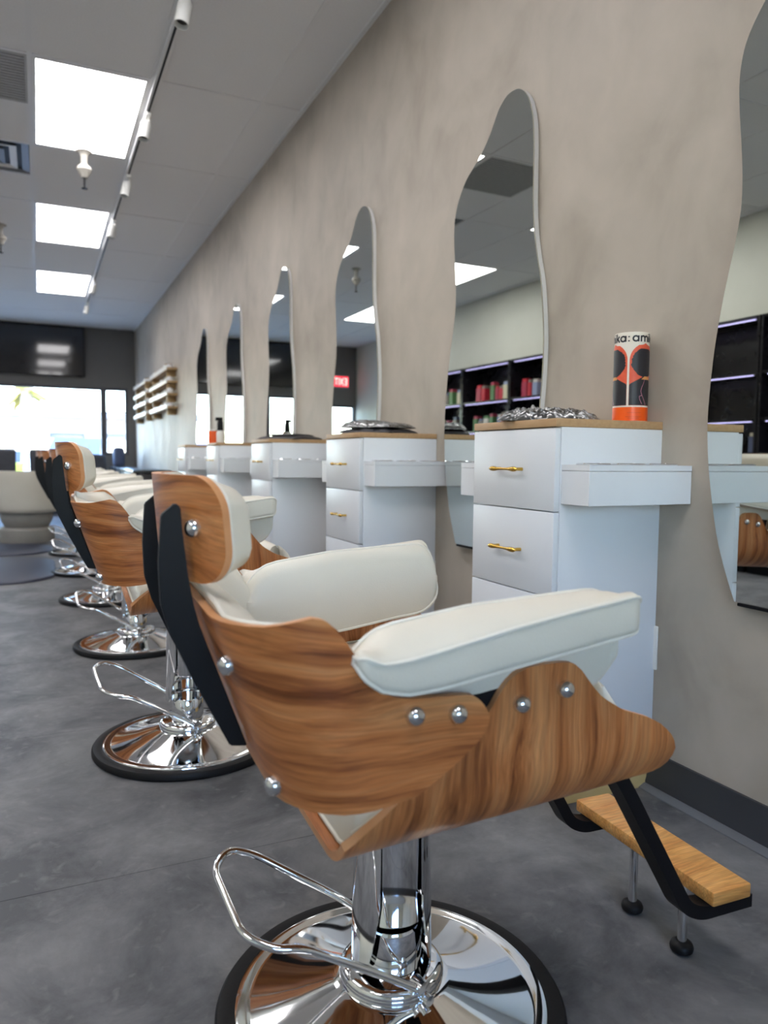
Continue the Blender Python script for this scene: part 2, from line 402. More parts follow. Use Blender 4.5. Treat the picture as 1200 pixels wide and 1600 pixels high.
# black glossy screen over the window
t = thing('video_screen', 'long black glossy screen mounted over the front window', 'screen', (-.35, YE, 2.11))
ppan('screen_housing', (-1.05, -.085, 0), (1.05, -.03, .77), BLACKS, t, .006); ppan('screen_panel', (-1.035, -.089, .015), (1.035, -.0855, .755), BLACKG, t)
ppan('wall_mount', (-.3, -.03, .2), (.3, 0, .5), BLACKM, t)
# exit sign
t = thing('exit_sign', 'red lit exit sign high on the front wall over the glass door', 'sign', (-2.18, YE, 2.16))
ppan('sign_box', (-.15, -.05, 0), (.15, 0, .21), WHITEM, t, .006)
REDL = mat('red_sign_face', (1, .02, .06, 1), .4, emit=1.6); REDW = mat('sign_letters', (1, .55, .5, 1), .4, emit=2.2)
ppan('sign_face', (-.138, -.053, .012), (.138, -.0505, .198), REDL, t)
bm = new()
def stroke_boxes(bm, segs, ox, oz, h, th, y):
    for (xa, za), (xb, zb) in segs:
        a = Vector((ox+xa*h, y, oz+za*h)); b = Vector((ox+xb*h, y, oz+zb*h)); d_ = b-a; L = d_.length
        M = Matrix.Translation((a+b)/2) @ Matrix.Rotation(-math.atan2(d_.z, d_.x), 4, 'Y')
        box(bm, (0, 0, 0), (L+th, .002, th), M=M)
G = {'E': [((0, 0), (0, 1)), ((0, 1), (.5, 1)), ((0, .5), (.42, .5)), ((0, 0), (.5, 0))], 'X': [((0, 0), (.5, 1)), ((0, 1), (.5, 0))],
     'I': [((0, 0), (0, 1))], 'T': [((.25, 0), (.25, 1)), ((0, 1), (.5, 1))]}
for ch, ox in zip('EXIT', (-.105, -.035, .045, .07)): stroke_boxes(bm, G[ch], ox, .05, .11, .016, -.0545)
obj('sign_lettering', bm, REDW, t)

# ceiling lights
for n_, (i, r) in enumerate(LIGHTS):
    x0, y0, x1, y1 = cell(i, r); cx, cy = (x0+x1)/2, (y0+y1)/2
    row = 'wall row' if i == 0 else 'far row'
    pos = {0: 'nearest in view', 2: 'second in view', 4: 'closest to the front window', -2: 'above the near chairs', -4: 'behind the camera'}[r]
    t = thing('ceiling_light', 'white ceiling light panel %s, %s' % ('in the row along the mirrors' if i == 0 else 'over the shelving side', pos), 'light', (cx, cy, H))
    bm = new(); w, h_ = PX/2-.0125, PY/2-.012; f_ = .018
    bx(bm, (-w, -h_, 0), (-w+f_, h_, .03)); bx(bm, (w-f_, -h_, 0), (w, h_, .03)); bx(bm, (-w+f_, -h_, 0), (w-f_, -h_+f_, .03)); bx(bm, (-w+f_, h_-f_, 0), (w-f_, h_, .03))
    obj('light_frame', bm, WHITEM, t); ppan('light_diffuser', (-w+f_, -h_+f_, .004), (w-f_, h_-f_, .010), EMIT, t)
# return grille and air diffuser
t = thing('return_vent', 'dark grey square return air grille flush in the ceiling', 'vent', (-PX/2, Y0+.305, H))
ppan('vent_back', (-.285, -.285, .02), (.285, .285, .028), VENTD, t)
bm = new()
for s in (-1, 1): bx(bm, (s*.288-.008, -.29, 0), (s*.288+.008, .29, .02)); bx(bm, (-.28, s*.285-.008, 0), (.28, s*.285+.008, .02))
obj('vent_frame', bm, VENTD, t)
for k in range(18): ppan('vent_slat', (-.279, -.272+k*.032-.008, .003), (.279, -.272+k*.032+.010, .009), VENTD, t)
t = thing('air_diffuser', 'square white ceiling air diffuser with nested dark louvres', 'vent', (-PX/2, Y0+PY+.305, H))
ppan('diffuser_back', (-.288, -.288, .024), (.288, .288, .029), BLACKM, t)
for k in range(4):
    s1 = .288-k*.075; s0 = s1-.045; bm = new()
    def sq(s, z): return [Vector((-s, -s, z)), Vector((s, -s, z)), Vector((s, s, z)), Vector((-s, s, z))]
    rings(bm, [sq(s1, .002-k*.004+.006), sq(s0, .016-k*.003), sq(s0, .019-k*.003), sq(s1, .005-k*.004+.006)], loop=True)
    obj('diffuser_louvre', bm, [WHITEM, ][0] if k % 2 else GREYM, t, smooth=False)
def sprinkler(x, y, lab):
    t = thing('sprinkler_head', lab, 'sprinkler', (x, y, H))
    bm = new(); lathe(bm, [(.0, .004), (.05, .004), (.052, 0), (.03, -.012), (.022, -.03), (.022, -.08), (.045, -.10), (.05, -.12), (.03, -.15), (.02, -.17)], 20); obj('escutcheon', bm, STONE, t)
    bm = new(); tube(bm, [(0, 0, -.165), (0, 0, -.235)], .007, 8); lathe(bm, [(.001, -.235), (.02, -.237), (.02, -.241), (.001, -.243)], 14); obj('deflector', bm, BLACKM, t)
sprinkler(.32, 5.55, 'grey sprinkler head hanging beyond the nearest ceiling light panel')
sprinkler(-.265, 7.6, 'grey sprinkler head at the left edge, beside the second ceiling light')
# track and spots
t = thing('light_track', 'slim grey ceiling track running beside the light panels', 'track', (.628, 0, H))
bm = new(); bx(bm, (-.018, 2.2, -.022), (.018, 11.6, 0), .002, 1); obj('track_rail', bm, TBAR, t)
bm = new(); bx(bm, (-.006, 2.2, -.0235), (.006, 11.6, -.021)); obj('track_slot', bm, BLACKM, t)
SPOTY = [(3.46, 'nearest, at the top edge of the photo'), (4.75, 'second along the track'), (5.82, 'third along the track'), (6.95, 'fourth along the track'), (9.4, 'fifth along the track'), (10.75, 'last, at the far end of the track')]
spot = None
for yy, lab in SPOTY:
    if spot is None:
        t = thing('track_spotlight', '', 'spotlight', (.628, yy, H-.0235), group='spotlights on the ceiling track'); spot = t
        bm = new(); bx(bm, (-.016, -.06, -.02), (.016, .06, 0), .003, 1); tube(bm, [(.012, 0, -.015), (.012, 0, -.055)], .007, 8); obj('track_adapter', bm, WHITEM, t)
        bm = new(); lathe(bm, [(.001, .03), (.028, .03), (.033, .024), (.033, -.075), (.029, -.075), (.027, -.05), (.001, -.05)], 22, Matrix.Translation((-.012, -.01, -.075)) @ Matrix.Rotation(.2, 4, 'Y') @ Matrix.Rotation(-.15, 4, 'X')); obj('spot_barrel', bm, WHITEM, t)
        bm = new(); lathe(bm, [(.001, -.049), (.0265, -.049), (.0265, -.052), (.001, -.052)], 18, Matrix.Translation((-.012, -.01, -.075)) @ Matrix.Rotation(.2, 4, 'Y') @ Matrix.Rotation(-.15, 4, 'X')); obj('spot_lens', bm, BLACKG, t)
    else: t = copy_tree(spot)
    t.location = (.628, yy, H-.0235); t['label'] = 'white cylinder spotlight, '+lab

# ------------------------------------------------------------------ styling chair
HW = .282; HB = .304
def x0b(z): return -.315+(.70-z)*.335
def back_plan(s):
    flat, r = HB-.10, .10; a = abs(s); sg = 1 if s >= 0 else -1
    if a <= flat: return 0.0, s
    q = (a-flat)/r
    if q <= PI/2: return r*(1-math.cos(q)), sg*(flat+r*math.sin(q))
    return r+(a-flat-r*PI/2), sg*HB
S0 = HB-.10+.1*PI/2
ZT = ([0, .04, .07, .09, .100, .108, .116, .122, .128, .134, .142, .152, .165, .196, .240, .250, .256, .261, .263], [.693, .693, .698, .703, .7025, .698, .688, .674, .655, .637, .620, .611, .606, .604, .602, .600, .595, .586, .577])
ZB = ([0, .06, .09, .145, .203, .240, .252, .259, .263], [.482, .482, .485, .493, .523, .546, .556, .565, .574])
def edge_dx(s): return back_plan(s)[0]
def shell_cols(smax, n):
    q = np.linspace(-1, 1, n); return smax*np.sign(q)*(1-(1-np.abs(q))**1.35)
SM = S0+(.263-.10)
cols = sorted(set([round(float(v), 4) for v in shell_cols(SM, 61)]+[sg*(S0+v) for sg in (-1, 1) for v in (.004, .008, .012, .016, .019, .022, .025, .028, .031, .034, .038, .042, .047, .052, .060, .150, .154, .157, .160, .162)]))
def back_P(s, z):
    dx, yv = back_plan(s); return Vector((x0b(z)+dx, yv, z))
def build_back():
    A = []; UV = []
    for s in cols:
        dx = edge_dx(s); zt = interp(dx, *ZT); zb = interp(dx, *ZB)
        A.append([back_P(s, zb+(zt-zb)*j/14) for j in range(15)]); UV.append([(s, zb+(zt-zb)*j/14) for j in range(15)])
    B = [[A[i][j]-plan_n(cols[i], HB-.10, .10)*.011 for j in range(15)] for i in range(len(A))]
    return A, B, UV
def plan_n(s, flat, r):
    q = min(PI/2, max(0, (abs(s)-flat)/r)); return Vector((-math.cos(q), math.copysign(math.sin(q), s), 0))
sgn_b = 1
_A = [[back_P(s, .5+.01*j) for j in range(3)] for s in (-.01, 0, .01)]
if normals(_A)[1][1][0] > 0: sgn_b = -1      # outward normal at the back must face -x
def edge_loop(G, per, off=0): return [G[a][b] for a, b in per]
def pillow_grid(Pf, Nf, us, ranges, nv, t0, T, pw=6):
    """inner lining: grids back (t0 off the shell) and front (pillowed)"""
    A = []; B = []; nu = len(us)
    for i, s in enumerate(us):
        zb, zt = ranges(s); A.append([Pf(s, zb+(zt-zb)*(j/(nv-1))) for j in range(nv)])
    N = Nf(A); out0 = []; out1 = []
    for i in range(nu):
        r0 = []; r1 = []
        u = 2*i/(nu-1)-1
        for j in range(nv):
            v = 2*j/(nv-1)-1
            p = (max(0, 1-abs(u)**(pw*3))*max(0, 1-abs(v)**pw))**.5
            n = Vector(N[i][j]); r0.append(A[i][j]-n*t0); r1.append(A[i][j]-n*(t0+.004+T*p))
        out0.append(r0); out1.append(r1)
    return out0, out1

chair = thing('styling_chair', '', 'chair', group='walnut and white styling chairs along the mirror wall')
LOW = []
# base
bm = new(); lathe(bm, [(.243, .001), (.268, .001), (.2725, .006), (.2725, .016), (.268, .022), (.250, .024), (.243, .020)], 80); rr = obj('rubber_ring', bm, RUBBER, chair); LOW.append(rr)
bm = new(); lathe(bm, [(.001, .004), (.243, .004), (.2445, .020), (.242, .0255), (.234, .027), (.225, .0245), (.218, .0255), (.19, .031), (.15, .0405), (.115, .051), (.092, .058), (.083, .061), (.001, .061)], 96); LOW.append(obj('base_plate', bm, CHROME, chair, ang=50))
bm = new(); lathe(bm, [(.001, .0612), (.078, .0612), (.082, .064), (.082, .074), (.078, .080), (.070, .083), (.001, .083)], 56); LOW.append(obj('base_collar', bm, CHROME, chair))
bm = new(); lathe(bm, [(.001, .084), (.047, .084), (.047, .145), (.044, .150), (.001, .150)], 40); LOW.append(obj('pump_cylinder', bm, CHROME, chair))
# outer sheath: open tube with a slot on the near side and a swept lower edge
bm = new(); A = []; B = []
for i in range(73):
    th = math.radians(-62+i*(292/72)); col = []; cin = []
    a = min(i, 72-i)/72
    zb = .086+.11*max(0, 1-a/.10)**2
    for j in range(13):
        z = zb+(.402-zb)*j/12; r = .0635-.006*(z-.08)/.33
        col.append(Vector((r*math.cos(th), r*math.sin(th), z))); cin.append(Vector(((r-.003)*math.cos(th), (r-.003)*math.sin(th), z)))
    A.append(col); B.append(cin)
solid_grid(bm, A, B, None, 0); obj('pump_sheath', bm, CHROME, chair)
bm = new(); lathe(bm, [(.001, .165), (.053, .165), (.054, .168), (.054, .398), (.001, .398)], 40); obj('pump_piston', bm, CHROME, chair)
# foot pump pedal
bm = new()
pth = smoothpath([(.012, -.082, .083), (-.06, -.080, .128), (-.165, -.076, .188), (-.205, -.070, .192), (-.243, -.045, .205), (-.262, .085, .238), (-.232, .125, .243), (-.19, .125, .226), (-.06, .082, .150), (.0, .070, .100)], .028, 5)
tube(bm, pth, .0062, 10); LOW.append(obj('pump_pedal', bm, CHROME, chair))
bm = new(); lathe(bm, [(.001, -.012), (.0115, -.012), (.0115, .010), (.001, .012)], 16, axis_matrix((.014, -.078, .086), (.3, -1, 0))); lathe(bm, [(.001, -.01), (.008, -.01), (.008, .012), (.001, .013)], 12, axis_matrix((.02, -.082, .070), (.3, -1, 0))); LOW.append(obj('pedal_pivot', bm, STEEL, chair))
# back shell and cushion
A, B, UV = build_back(); bm = new(); per = solid_grid(bm, A, B, UV); obj('back_shell', bm, [WALNUT, EDGE], chair, ang=35)
us = [s for s in shell_cols(S0+.118, 45)]
def rng_back(s):
    dx = edge_dx(s); zt = interp(dx, *ZT); zb = interp(dx, *ZB); m_ = .004; return zb+.012, (.703 if abs(s) < .2 else .697-.004) if dx < .1 else zt-.012
def nb_(A): return [[plan_n(s, HB-.10, .10)]*15 for s in us]
P0, P1 = pillow_grid(back_P, nb_, us, rng_back, 15, .012, .042)
bm = new(); per = solid_grid(bm, P0, P1, None, 0); bc = obj('back_cushion', bm, LEATHER, chair, ang=70)
bm = new(); tube(bm, edge_loop([[p-Vector((0, 0, 0)) for p in r] for r in P1], per), .0026, 6, loop=True); obj('cushion_piping', bm, PIPING, bc)
# headrest
_hy = np.linspace(0, .19, 200); _hx = .060*(_hy/.17)**2.3
_hs = np.concatenate([[0], np.cumsum(np.hypot(np.diff(_hy), np.diff(_hx)))])
def head_plan(s):
    a = abs(s); return interp(a, _hs, _hx), math.copysign(interp(a, _hs, _hy), s)
def head_n(s):
    y_ = interp(abs(s), _hs, _hy); g = .060*2.3/.17*(y_/.17)**1.3; return Vector((-1, math.copysign(g, s), 0)).normalized()
HS = interp(.168, _hy, _hs); HZ0, HZ1, RC = .716, .846, .046
def head_P(s, z):
    dx, yv = head_plan(s); return Vector((-.341-(z-.716)*.08+dx, yv, z))
def rng_head(s, m=0):
    a = abs(s)-(HS-RC); k = RC-math.sqrt(max(0, RC*RC-max(0, a)**2)); return HZ0+k+m, HZ1-k-m
hc = [HS*math.sin(PI/2*v) for v in np.linspace(-1, 1, 49)]
A = []; UV = []
for s in hc:
    zb, zt = rng_head(s); 
    if zt-zb < .002: zt = zb+.002
    A.append([head_P(s, zb+(zt-zb)*j/10) for j in range(11)]); UV.append([(s*1.1+.4, zb+(zt-zb)*j/10) for j in range(11)])
B = [[A[i][j]-head_n(hc[i])*.012 for j in range(11)] for i in range(49)]
bm = new(); solid_grid(bm, A, B, UV); obj('headrest_shell', bm, [WALNUT, EDGE], chair, ang=35)
hc2 = [HS*.985*math.sin(PI/2*v) for v in np.linspace(-1, 1, 41)]
P0, P1 = pillow_grid(head_P, lambda A: [[head_n(s)]*13 for s in hc2], hc2, lambda s: rng_head(s, .003), 13, .012, .038, 8)
bm = new(); per = solid_grid(bm, P0, P1, None, 0); hcu = obj('headrest_cushion', bm, LEATHER, chair, ang=70)
bm = new(); tube(bm, edge_loop(P1, per), .0024, 6, loop=True); obj('cushion_piping', bm, PIPING, hcu)
# rails
RAIL = [(-.3535, .799), (-.337, .813), (-.331, .808), (-.3285, .774), (-.3235, .729), (-.3185, .690), (-.310, .664), (-.252, .506), (-.274, .509), (-.318, .596), (-.345, .656), (-.355, .692), (-.357, .742)]
for s in (-1, 1):
    bm = new(); prism(bm, RAIL, lambda a, b, t: Vector((a, t, b)), s*.117-.007, s*.117+.007)
    bmesh.ops.bevel(bm, geom=bm.edges[:], offset=.0016, segments=2, affect='EDGES'); obj('back_rail', bm, BLACKM, chair)
# seat
def zbs(x): return .389+(x+.165)*.075
ZS = ([-.172, -.150, -.101, -.053, -.012, .008, .020, .030, .040, .054, .076, .108, .122, .134, .145, .156, .168, .201, .246, .265, .278, .287, .293],
      [.424, .448, .489, .521, .552, .577, .596, .606, .613, .618, .620, .620, .617, .607, .593, .580, .568, .548, .532, .521, .510, .498, .484])
RS = .085; FLAT = HW-RS
def seat_sec(s, x):
    a = abs(s); sg = 1 if s >= 0 else -1
    if a <= FLAT: y_, h_ = s, 0.0
    else:
        q = (a-FLAT)/RS
        if q <= PI/2: y_, h_ = sg*(FLAT+RS*math.sin(q)), RS*(1-math.cos(q))
        else: y_, h_ = sg*HW, RS+(a-FLAT-RS*PI/2)
    return y_, h_
def s_of_h(h):
    if h < RS: return FLAT+RS*math.acos(1-h/RS)
    return FLAT+RS*PI/2+(h-RS)
def seat_P(x, s):
    y_, h_ = seat_sec(s, x); ramp = max(0, min(1, (x-.18)/.113)); ramp = ramp*ramp*(3-2*ramp)
    dd = .030*max(0, 1-h_/.055)**2*ramp
    return Vector((x-dd, y_, zbs(x)+h_))
xsn = sorted(set(list(np.linspace(-.172, .293, 48))+[-.008, .006, .017, .027, .039, .120, .132, .144, .280, .284, .288, .291]))
A = []; UV = []
for x in xsn:
    sm = s_of_h(interp(x, *ZS)-zbs(x)); row = []; uvr = []
    for j in range(41):
        v = -1+2*j/40; s = sm*(abs(v)**.8)*(1 if v >= 0 else -1); row.append(seat_P(x, s)); uvr.append((s+.25*x, x*.97+1.3))
    A.append(row); UV.append(uvr)
N = normals(A); sgs = 1 if N[20][20][2] < 0 else -1
B = [[A[i][j]-Vector(N[i][j])*sgs*.011 for j in range(41)] for i in range(len(A))]
bm = new(); solid_grid(bm, A, B, UV); obj('seat_shell', bm, [WALNUT, EDGE], chair, ang=35)
xc = np.linspace(-.157, .291, 40); A = []
for x in xc:
    hmax = interp(x, *ZS)-zbs(x)-.010
    if -.05 < x < .2: hmax = min(hmax, .12)
    sm = s_of_h(max(.004, hmax)); A.append([seat_P(x, sm*math.sin(PI/2*v)) for v in np.linspace(-1, 1, 31)])
N = normals(A)*sgs; P0 = []; P1 = []
for i in range(40):
    u = 2*i/39-1; r0 = []; r1 = []
    for j in range(31):
        v = 2*j/30-1; p = (max(0, 1-abs(u)**14)*max(0, 1-abs(v)**8))**.5; n = Vector(N[i][j])
        crown = .115*max(0, u)**2.5
        r0.append(A[i][j]-n*.012); r1.append(A[i][j]-n*(.016+(.052+crown)*p))
    P0.append(r0); P1.append(r1)
bm = new(); per = solid_grid(bm, P0, P1, None, 0); scu = obj('seat_cushion', bm, LEATHER, chair, ang=70)
bm = new(); tube(bm, edge_loop(P1, per), .0028, 6, loop=True); obj('cushion_piping', bm, PIPING, scu)
# arm pads
def arm_sections(sg):
    xs = np.concatenate([-.177+.036*(1-np.cos(np.linspace(0, PI/2, 9)))*1.0, np.linspace(-.135, .145, 16), .150+.045*np.sin(np.linspace(0, PI/2, 9))[1:]])
    xs = np.array(sorted(set(np.round(xs, 5)))); out = []
    for x in xs:
        top_o = interp(x, [-.186, -.165, -.149, -.125, -.073, .007, .094, .178, .195], [.668, .660, .653, .6535, .663, .679, .693, .705, .705])
        bot_o = interp(x, [-.186, -.165, -.148, -.119, -.073, .008, .096, .195], [.655, .632, .620, .613, .616, .629, .642, .657])
        top_i = interp(x, [-.186, -.12, -.02, .1, .195], [.662, .680, .694, .700, .704])
        bot_i = interp(x, [-.186, -.10, 0, .11, .195], [.560, .545, .549, .566, .576])
        poly = [(-.320, bot_o), (-.320, top_o), (-.296, (top_o+top_i)/2+.005), (-.262, top_i+.003), (-.246, top_i-.012), (-.238, (top_i+bot_i)/2), (-.240, bot_i), (-.272, bot_i+.004), (-.273, bot_o+.001)]
        rad = [.010, .006, .02, .018, .015, .03, .010, .010, .004]
        ring = []; n = len(poly)
        for i in range(n):
            a, b, c = Vector(poly[i-1]), Vector(poly[i]), Vector(poly[(i+1) % n])
            r = min(rad[i], (a-b).length*.45, (c-b).length*.45); s_ = b+(a-b).normalized()*r; e_ = b+(c-b).normalized()*r
            for k in range(4):
                t_ = k/3; ring.append(s_*(1-t_)**2+b*2*t_*(1-t_)+e_*t_*t_)
        # rounded ends: the section is set in by a quarter circle
        def inset_at(r0, r1):
            i_ = 0
            for d_, r_ in ((x+.177, r0), (.195-x, r1)):
                if d_ < r_: i_ = max(i_, r_-math.sqrt(max(0, r_*r_-(r_-d_)**2)))
            return i_
        ring2 = []
        for q in ring:
            inner = q[0] > -.2725
            zc = (top_i+bot_i)/2 if inner else (top_o+bot_o)/2
            iz = inset_at(.05, .048) if inner else inset_at(.010, .012)
            if q[0] > -.30 and q[1] > .62 and not inner: iz = (iz+inset_at(.05, .048))/2
            iy = inset_at(.012, .012)
            dz = q[1]-zc; dy = q[0]+.279
            ring2.append((-.279+math.copysign(max(.004, abs(dy)-iy), dy), zc+math.copysign(max(.004, abs(dz)-iz), dz)))
        out.append([Vector((x, -sg*q[0], q[1])) for q in ring2])
    return out
for sg in (-1, 1):
    secs = arm_sections(sg); bm = new(); rings(bm, secs); ap = obj('arm_pad', bm, LEATHER, chair, ang=60)
    m = len(secs)
    for (i0, i1) in ((5, 1), (13, 25)):      # piping round the outer face and round the inner face
        pa = [secs[k][i0] for k in range(m)]+[secs[k][i1] for k in range(m-1, -1, -1)]
        bm = new(); tube(bm, pa, .0028, 6, loop=True); obj('arm_piping', bm, PIPING, ap)
    # black steel bracket behind the wings
    br = [(-.12, .600), (-.03, .600), (-.014, .553), (.035, .553), (.055, .585), (.13, .59), (.125, .632), (.05, .628), (-.02, .618), (-.10, .612)]
    bm = new(); prism(bm, br, lambda a, b, t: Vector((a, t, b)), sg*.2725, sg*.2665); obj('arm_bracket', bm, BLACKM, chair)
# bolts
def bolt(p, d, r=.0115):
    M = axis_matrix(p, d); bm = new()
    lathe(bm, [(.001, -.010), (r, -.010), (r, .003), (r*.93, .006), (r*.72, .0095), (r*.4, .0115), (.001, .012)], 18, M); obj('bolt', bm, STEEL, chair)
for sg in (-1, 1):
    for x, z in ((.046, .575), (.109, .586)): bolt((x, sg*HW, z), (0, sg, 0))
    for x, z in ((-.105, .586), (-.052, .582)): bolt((x, sg*HB, z), (0, sg, 0))
    for s, z in ((.222, .640), (.234, .501)):
        a = back_P(sg*s, z); q = (s-HB+.1)/.1; bolt(a, (-math.cos(q), sg*math.sin(q), -.3*math.cos(q)))
    a = head_P(sg*.133, .783); bolt(a, head_n(sg*.133))
# underside mount plate
bm = new(); bx(bm, (-.10, -.11, .4065), (.14, .11, .4085)); obj('seat_plate', bm, BLACKM, chair)
# footrest
cen = smoothpath([(.20, .4345), (.275, .438), (.318, .372), (.445, .155), (.478, .1385), (.585, .1385)], .07, 10)
for sg in (-1, 1):
    P = [Vector((p[0], 0, p[1])) for p in cen] if len(cen[0]) == 2 else cen
    rs = []
    for i in range(len(cen)):
        p = Vector((cen[i][0], cen[i][1])); d_ = Vector(cen[min(i+1, len(cen)-1)])-Vector(cen[max(i-1, 0)]); d_ = Vector((d_[0], d_[1])).normalized(); n_ = Vector((-d_.y, d_.x))
        h_ = .011; w_ = .017; yc = sg*.160+(.016 if sg < 0 else 0)
        a = p+n_*h_; b = p-n_*h_
        rs.append([Vector((a.x, yc-w_, a.y)), Vector((a.x, yc+w_, a.y)), Vector((b.x, yc+w_, b.y)), Vector((b.x, yc-w_, b.y))])
    bm = new(); rings(bm, rs); obj('footrest_strap', bm, BLACKM, chair, ang=45)
    bm = new(); tube(bm, [(.533, sg*.064, .150), (.533, sg*.064, .022)], .0085, 12); lg = obj('footrest_leg', bm, CHROME, chair)
    bm = new(); lathe(bm, [(.001, .001), (.014, .001), (.0195, .005), (.0205, .011), (.018, .017), (.010, .022), (.001, .022)], 20, Matrix.Translation((.533, sg*.064, 0))); obj('rubber_foot', bm, RUBBER, lg)
bm = new(); bx(bm, (.492, -.168, .150), (.574, .192, .174), .003, 2); obj('footrest_plank', bm, PINE, chair)

CHAIRS = [((.488, 1.015), -2.5, 0, 'nearest walnut and white styling chair, filling the foreground'),
          ((.392, 2.25), -2.5, .058, 'second styling chair, raised higher, right behind the foreground chair'),
          ((.392, 3.56), -6, .05, 'third styling chair, its chrome base showing under the second chair'),
          ((.36, 4.78), -3, .05, 'fourth styling chair, mostly hidden behind the third one'),
          ((.335, 5.95), -2, .05, 'fifth styling chair, only its rail and base edge visible in the row'),
          ((.33, 7.15), -2, .05, 'last styling chair of the row, nearest the front window')]
for k, ((cx, cy), rz, dz, lab) in enumerate(CHAIRS):
    c = chair if k == 0 else copy_tree(chair)
    c.location = (cx, cy, 0); c.rotation_euler = (0, 0, math.radians(rz)); c['label'] = lab
    if dz:
        for ch in c.children:
            if ch.data not in [q.data for q in LOW]: ch.location.z += dz

# ------------------------------------------------------------------ stations: cabinets and mirrors
def ring_hole(bm, cx, cy, z, hw, hh, r, depth, n=24):
    """rectangular top panel with a round well"""
    sq = []; ci = []; lo = []
    for k in range(n):
        a = 2*PI*k/n; c_, s_ = math.cos(a), math.sin(a); f = min(hw/max(abs(c_), 1e-6), hh/max(abs(s_), 1e-6))
        sq.append(Vector((cx+c_*f, cy+s_*f, z))); ci.append(Vector((cx+c_*r, cy+s_*r, z))); lo.append(Vector((cx+c_*r, cy+s_*r, z-depth)))
    rings(bm, [sq, ci, lo], caps=False); bm.faces.new([bm.verts.new(p) for p in lo])
cab = thing('salon_cabinet', '', 'cabinet', group='white drawer cabinets along the mirror wall')
D, Wd, TOP = .3375, .370, .948
ppan('cabinet_body', (.016, .0, .10), (D, Wd, TOP), LAMIN, cab, .0012)
ppan('cabinet_top', (-.001, -.001, TOP+.0005), (D, Wd+.001, TOP+.0205), OAKTOP, cab, .0015)
ppan('cabinet_plinth', (.036, .006, 0), (D, Wd-.006, .0995), PLINTH, cab, .001)
zs = [.946, .742, .532, .322, .112]
for i in range(4):
    z1, z0 = zs[i]-.0015, zs[i+1]+.0015
    dr = ppan('drawer', (-.001, .001-.012*0, z0), (.0150, Wd-.001, z1), LAMIN, cab, .0015)
    zc = (z0+z1)/2; bm = new(); yc = Wd/2
    M = lambda p: p
    for s in (-1, 1): tube(bm, [(-.001, yc+s*.05, zc), (-.024, yc+s*.05, zc)], .0045, 10)
    pts = [(-.026, yc+u*.0645, zc) for u in np.linspace(-1, 1, 15)]
    tube(bm, pts, [.002, .006, .0068, .006, .0045, .0038, .0034, .0033, .0034, .0038, .0045, .006, .0068, .006, .002], 12)
    obj('drawer_handle', bm, GOLD, dr)
for s in (-1, 1):
    ya, yb = (-.102, -.0005) if s < 0 else (Wd+.0005, Wd+.102)
    bm = new(); bx(bm, (.018, ya, .762), (D-.001, yb, .8425), .001, 1)
    # thin lid with three round tool wells
    bx(bm, (.018, ya, .8435), (D-.001, ya+.004, .857)); bx(bm, (.018, yb-.004, .8435), (D-.001, yb, .857)); bx(bm, (.018, ya+.004, .8435), (.022, yb-.004, .857)); bx(bm, (D-.005, ya+.004, .8435), (D-.001, yb-.004, .857))
    cx0 = [.022+(D-.027)/6*(2*i+1) for i in range(3)]
    for cx in cx0: ring_hole(bm, cx, (ya+yb)/2, .857, (D-.027)/6, (yb-ya)/2-.004, .036, .075)
    tr = obj('tool_tray', bm, LAMIN, cab)
    for cx in cx0:
        bm = new(); lathe(bm, [(.0355, .8575), (.0415, .8575), (.042, .8595), (.040, .8615), (.0355, .862), (.034, .86), (.034, .80), (.0355, .80)], 32, Matrix.Translation((cx, (ya+yb)/2, 0)), caps=False); obj('well_ring', bm, STEEL, tr)
CABS = [(1.462, 'nearest white drawer cabinet, with the printed can and packet on it'), (2.670, 'second white drawer cabinet, folded black capes on its top'),
        (3.92, 'third white drawer cabinet, a flat black cape on its top'), (5.20, 'fourth white drawer cabinet, orange can and bottle on its top'), (6.45, 'farthest white drawer cabinet of the row')]
for k, (cy, lab) in enumerate(CABS):
    c = cab if k == 0 else copy_tree(cab)
    c.location = (1.1425-.0155, cy, 0); c.location.x = XW-.0005-D
    c['label'] = lab
CX = XW-.0005-D
# mirrors: outline in (y, z), y relative to the nearest mirror's frame
L = [(2.150, 2.0765), (2.180, 2.072), (2.218, 2.050), (2.242, 2.022), (2.270, 1.985), (2.307, 1.951), (2.361, 1.915), (2.418, 1.882), (2.459, 1.840), (2.488, 1.792), (2.500, 1.735), (2.499, 1.67), (2.489, 1.58), (2.482, 1.50), (2.483, 1.43), (2.495, 1.36), (2.520, 1.25), (2.540, 1.13), (2.551, 1.00), (2.550, .92), (2.540, .83), (2.514, .70), (2.485, .615), (2.456, .548)]
Rt = [(2.06, .548), (2.03, .62), (2.005, .72), (1.985, .83), (1.972, .93), (1.962, 1.031), (1.955, 1.10), (1.950, 1.18), (1.950, 1.26), (1.957, 1.337), (1.970, 1.43), (1.992, 1.511), (2.010, 1.594), (2.019, 1.676), (2.021, 1.756), (2.022, 1.853), (2.028, 1.933), (2.041, 1.985), (2.058, 2.022), (2.084, 2.053), (2.115, 2.071)]
def crom(P, n=4):
    out = []
    for i in range(len(P)-1):
        p0, p1, p2, p3 = P[max(i-1, 0)], P[i], P[i+1], P[min(i+2, len(P)-1)]
        for k in range(n):
            t = k/n; out.append(tuple(.5*((2*p1[a])+(-p0[a]+p2[a])*t+(2*p0[a]-5*p1[a]+4*p2[a]-p3[a])*t*t+(-p0[a]+3*p1[a]-3*p2[a]+p3[a])*t**3) for a in (0, 1)))
    return out+[P[-1]]
outl = crom(L)+crom(Rt+[L[0]])[:-1]
cyM = 2.25
mir = thing('wall_mirror', '', 'mirror', group='tall curvy mirrors on the plaster wall')
f = lambda a, b, t: Vector((t, a-cyM, b))
